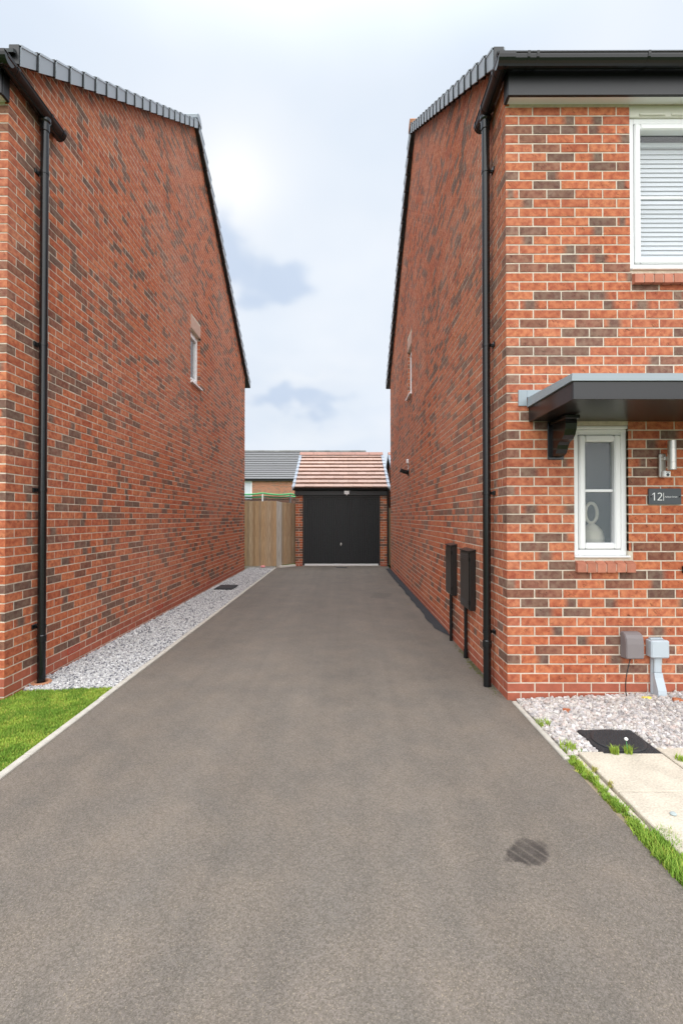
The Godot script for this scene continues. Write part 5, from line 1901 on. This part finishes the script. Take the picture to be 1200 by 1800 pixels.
	grass_moss("moss", "low moss and seedlings along the foot of the right wall", 260, moss, mm)

func grass_moss(called: String, label: String, n: int, area: Callable, mesh_: ArrayMesh) -> void:
	rng.seed = 97
	var mm := MultiMesh.new()
	mm.transform_format = MultiMesh.TRANSFORM_3D
	mm.use_colors = true
	mm.mesh = mesh_
	mm.instance_count = n
	var i := 0
	while i < n:
		var p = area.call()
		if p == null: continue
		mm.set_instance_transform(i, Transform3D(Basis(Vector3.UP, rng.randf() * TAU), p))
		var c := Color(0.13, 0.15, 0.05).lerp(Color(0.20, 0.18, 0.11), rng.randf())
		mm.set_instance_color(i, c)
		i += 1
	var o := MultiMeshInstance3D.new()
	o.name = called
	o.multimesh = mm
	add_child(o, true)
	tag(o, label, "moss", "", "stuff")

# ---------------------------------------------------------------- sky
func make_sky() -> ImageTexture:
	var w := 1280
	var h := 640
	var im := Image.create(w, h, false, Image.FORMAT_RGBF)
	var n1 := noise(501, 1.5, 4)
	var n2 := noise(502, 4.5, 4)
	var n3 := noise(503, 9.0, 4)
	for y in h:
		var el := PI * (0.5 - (y + 0.5) / h)
		var se := sin(el)
		var ce := cos(el)
		for x in w:
			var az := TAU * (x + 0.5) / w     # 0 is straight ahead, to the right positive
			if az > PI: az -= TAU
			var c := Color(0.76, 0.84, 0.95)
			if el > -0.05:
				var dir := Vector3(sin(az) * ce, se, -cos(az) * ce)
				# a bright veil of cloud everywhere, brighter overhead
				var q := dir / (0.35 + maxf(se, 0.0))
				var a := n1.get_noise_3dv(q * 1.0)
				var b := n2.get_noise_3dv(q * 0.8)
				# the sun stands high behind the camera, veiled: the sky brightens smoothly towards it
				var ang := rad_to_deg(dir.angle_to(SUN_DIR))
				var k := 0.475 + a * 0.022 + 0.95 * smoothstep(0.66, 1.0, se) + 0.42 * exp(-pow(ang / 48.0, 2))
				c = Color(0.78, 0.872, 1.0) * k
				c = c.lerp(Color(0.885, 0.94, 1.02) * k, clampf(0.45 + a * 0.7 + b * 0.35, 0.0, 1.0))
				# a bright gap in the cloud over the left gable
				var gap := rad_to_deg(dir.angle_to(GAP_DIR))
				c = c.lerp(Color(0.50, 0.505, 0.515), 0.35 * exp(-pow(gap / 7.0, 2)))
				c = c.lerp(Color(0.58, 0.575, 0.565), 0.6 * exp(-pow(gap / 3.4, 2)))
				# grey-blue cloud bellies, low in front and scattered round the sky
				var ex := rad_to_deg(az)
				var ey := rad_to_deg(el)
				var wx := ex + b * 5.0 + a * 2.0
				var wy := ey + n2.get_noise_3dv(q * 0.8 + Vector3(7, 3, 1)) * 4.0
				var m := 0.0
				m += 0.95 * exp(-pow((wx + 12.8) / 2.6, 2) - pow((wy - 29.0) / 2.4, 2))
				m += 0.95 * exp(-pow((wx + 10.0) / 3.2, 2) - pow((wy - 26.2) / 1.9, 2))
				m += 0.95 * exp(-pow((wx + 6.3) / 3.0, 2) - pow((wy - 25.6) / 2.2, 2))
				m += 0.55 * exp(-pow((wx + 6.8) / 2.4, 2) - pow((wy - 28.5) / 1.6, 2))
				m += 1.0 * exp(-pow((wx + 4.4) / 5.6, 2) - pow((wy - 12.9) / 1.35, 2))
				m += 0.55 * exp(-pow((wx + 5.2) / 2.2, 2) - pow((wy - 15.0) / 1.4, 2))
				m += 0.40 * exp(-pow((wx + 12.0) / 2.5, 2) - pow((wy - 20.5) / 1.2, 2))
				if absf(ex) > 40.0:
					m += clampf(n1.get_noise_3dv(q * 1.1 + Vector3(3, 9, 4)) * 2.2 - 0.35, 0.0, 0.7) * clampf((absf(ex) - 40.0) / 15.0, 0, 1)
				m += (n3.get_noise_3dv(dir * 1.0) * 0.5 + b * 0.35) * clampf(m * 2.0, 0.0, 1.0)
				c = c.lerp(Color(0.280, 0.335, 0.425) * (k / 0.475), smoothstep(0.12, 1.0, m) * 0.78)
				# white rims over the low cloud
				var rim := 0.5 * exp(-pow((wx + 4.0) / 6.0, 2) - pow((wy - 16.6) / 1.2, 2)) + 0.35 * exp(-pow((wx + 2.0) / 7.0, 2) - pow((wy - 9.6) / 1.6, 2))
				c = c.lerp(Color(0.475, 0.488, 0.50), clampf(rim, 0, 1) * 0.7)
			c = c * 0.80
			c.a = 1.0
			im.set_pixel(x, y, c)
	return ImageTexture.create_from_image(im)

const SUN_DIR := Vector3(0.030, 0.766, 0.642)
const GAP_DIR := Vector3(-0.181, 0.566, -0.804)

# ---------------------------------------------------------------- everything
func _ready() -> void:
	var cam := Camera3D.new()
	cam.name = "camera"
	cam.position = CAM
	cam.rotation = Vector3(0.0106, 0.0029, 0)
	cam.fov = rad_to_deg(2.0 * atan(900.0 / F_LEN))
	cam.near = 0.05
	cam.far = 600.0
	add_child(cam)
	cam.current = true
	var we := WorldEnvironment.new()
	we.name = "environment"
	var env := Environment.new()
	env.background_mode = Environment.BG_SKY
	var sky := Sky.new()
	var pm := PanoramaSkyMaterial.new()
	pm.panorama = make_sky()
	pm.energy_multiplier = 1.0
	sky.sky_material = pm
	env.sky = sky
	env.tonemap_mode = Environment.TONE_MAPPER_LINEAR
	env.tonemap_exposure = 2.5
	env.sdfgi_enabled = true
	env.ssao_enabled = true
	env.ssil_enabled = true
	we.environment = env
	add_child(we)
	var sun := DirectionalLight3D.new()
	sun.name = "sun"
	sun.light_energy = 0.4
	sun.light_angular_distance = 100.0
	sun.light_color = Color(1.0, 0.97, 0.93)
	sun.shadow_enabled = true
	add_child(sun)
	sun.look_at_from_position(Vector3.ZERO, -SUN_DIR, Vector3.UP)

	make_materials()
	make_tones()
	ground_things()
	# houses
	var lh := house(-1.0, -2.714, 0.03, 5.0, [8.62, 9.20, 3.875, 4.83], "red brick house left of the drive, with a blank gable wall", {"front_len": 2.6, "gutter_end": 4.50, "pipe_z": 4.27, "ridge": M.verge_grey, "ridge_low": 8.52, "pipe_foot": -0.03,
		"side_holes": [[4.79 - Z0, 4.79 - Z0 + 0.216, DPC - 0.075, DPC - 0.01], [7.10 - Z0, 7.10 - Z0 + 0.216, DPC - 0.075, DPC - 0.01], [9.65 - Z0, 9.65 - Z0 + 0.216, DPC - 0.075, DPC - 0.01]]})
	air_bricks(lh, lh.position)
	var XR := 1.314
	var rh := house(1.0, XR, 0.0, 5.0, [9.25, 9.83, 3.86, 4.80], "red brick house right of the drive, with a canopy and number plate", {"front_len": 4.0, "gutter_end": 4.38, "pipe_z": 4.22, "ridge": M.terracotta, "ridge_low": 8.45,
		"front": [[1.855 - XR, 2.289 - XR, 1.140, 2.203], [2.315 - XR, 3.522 - XR, 3.456, 4.811]],
		"front_sills": [[1.859 - XR, 2.324 - XR, 1.032, 1.14], [2.326 - XR, 3.572 - XR, 3.352, 3.456]]})
	right_front(rh, rh.position)
	background()
	right_front_things()
	gable_things()
	small_ground_things()
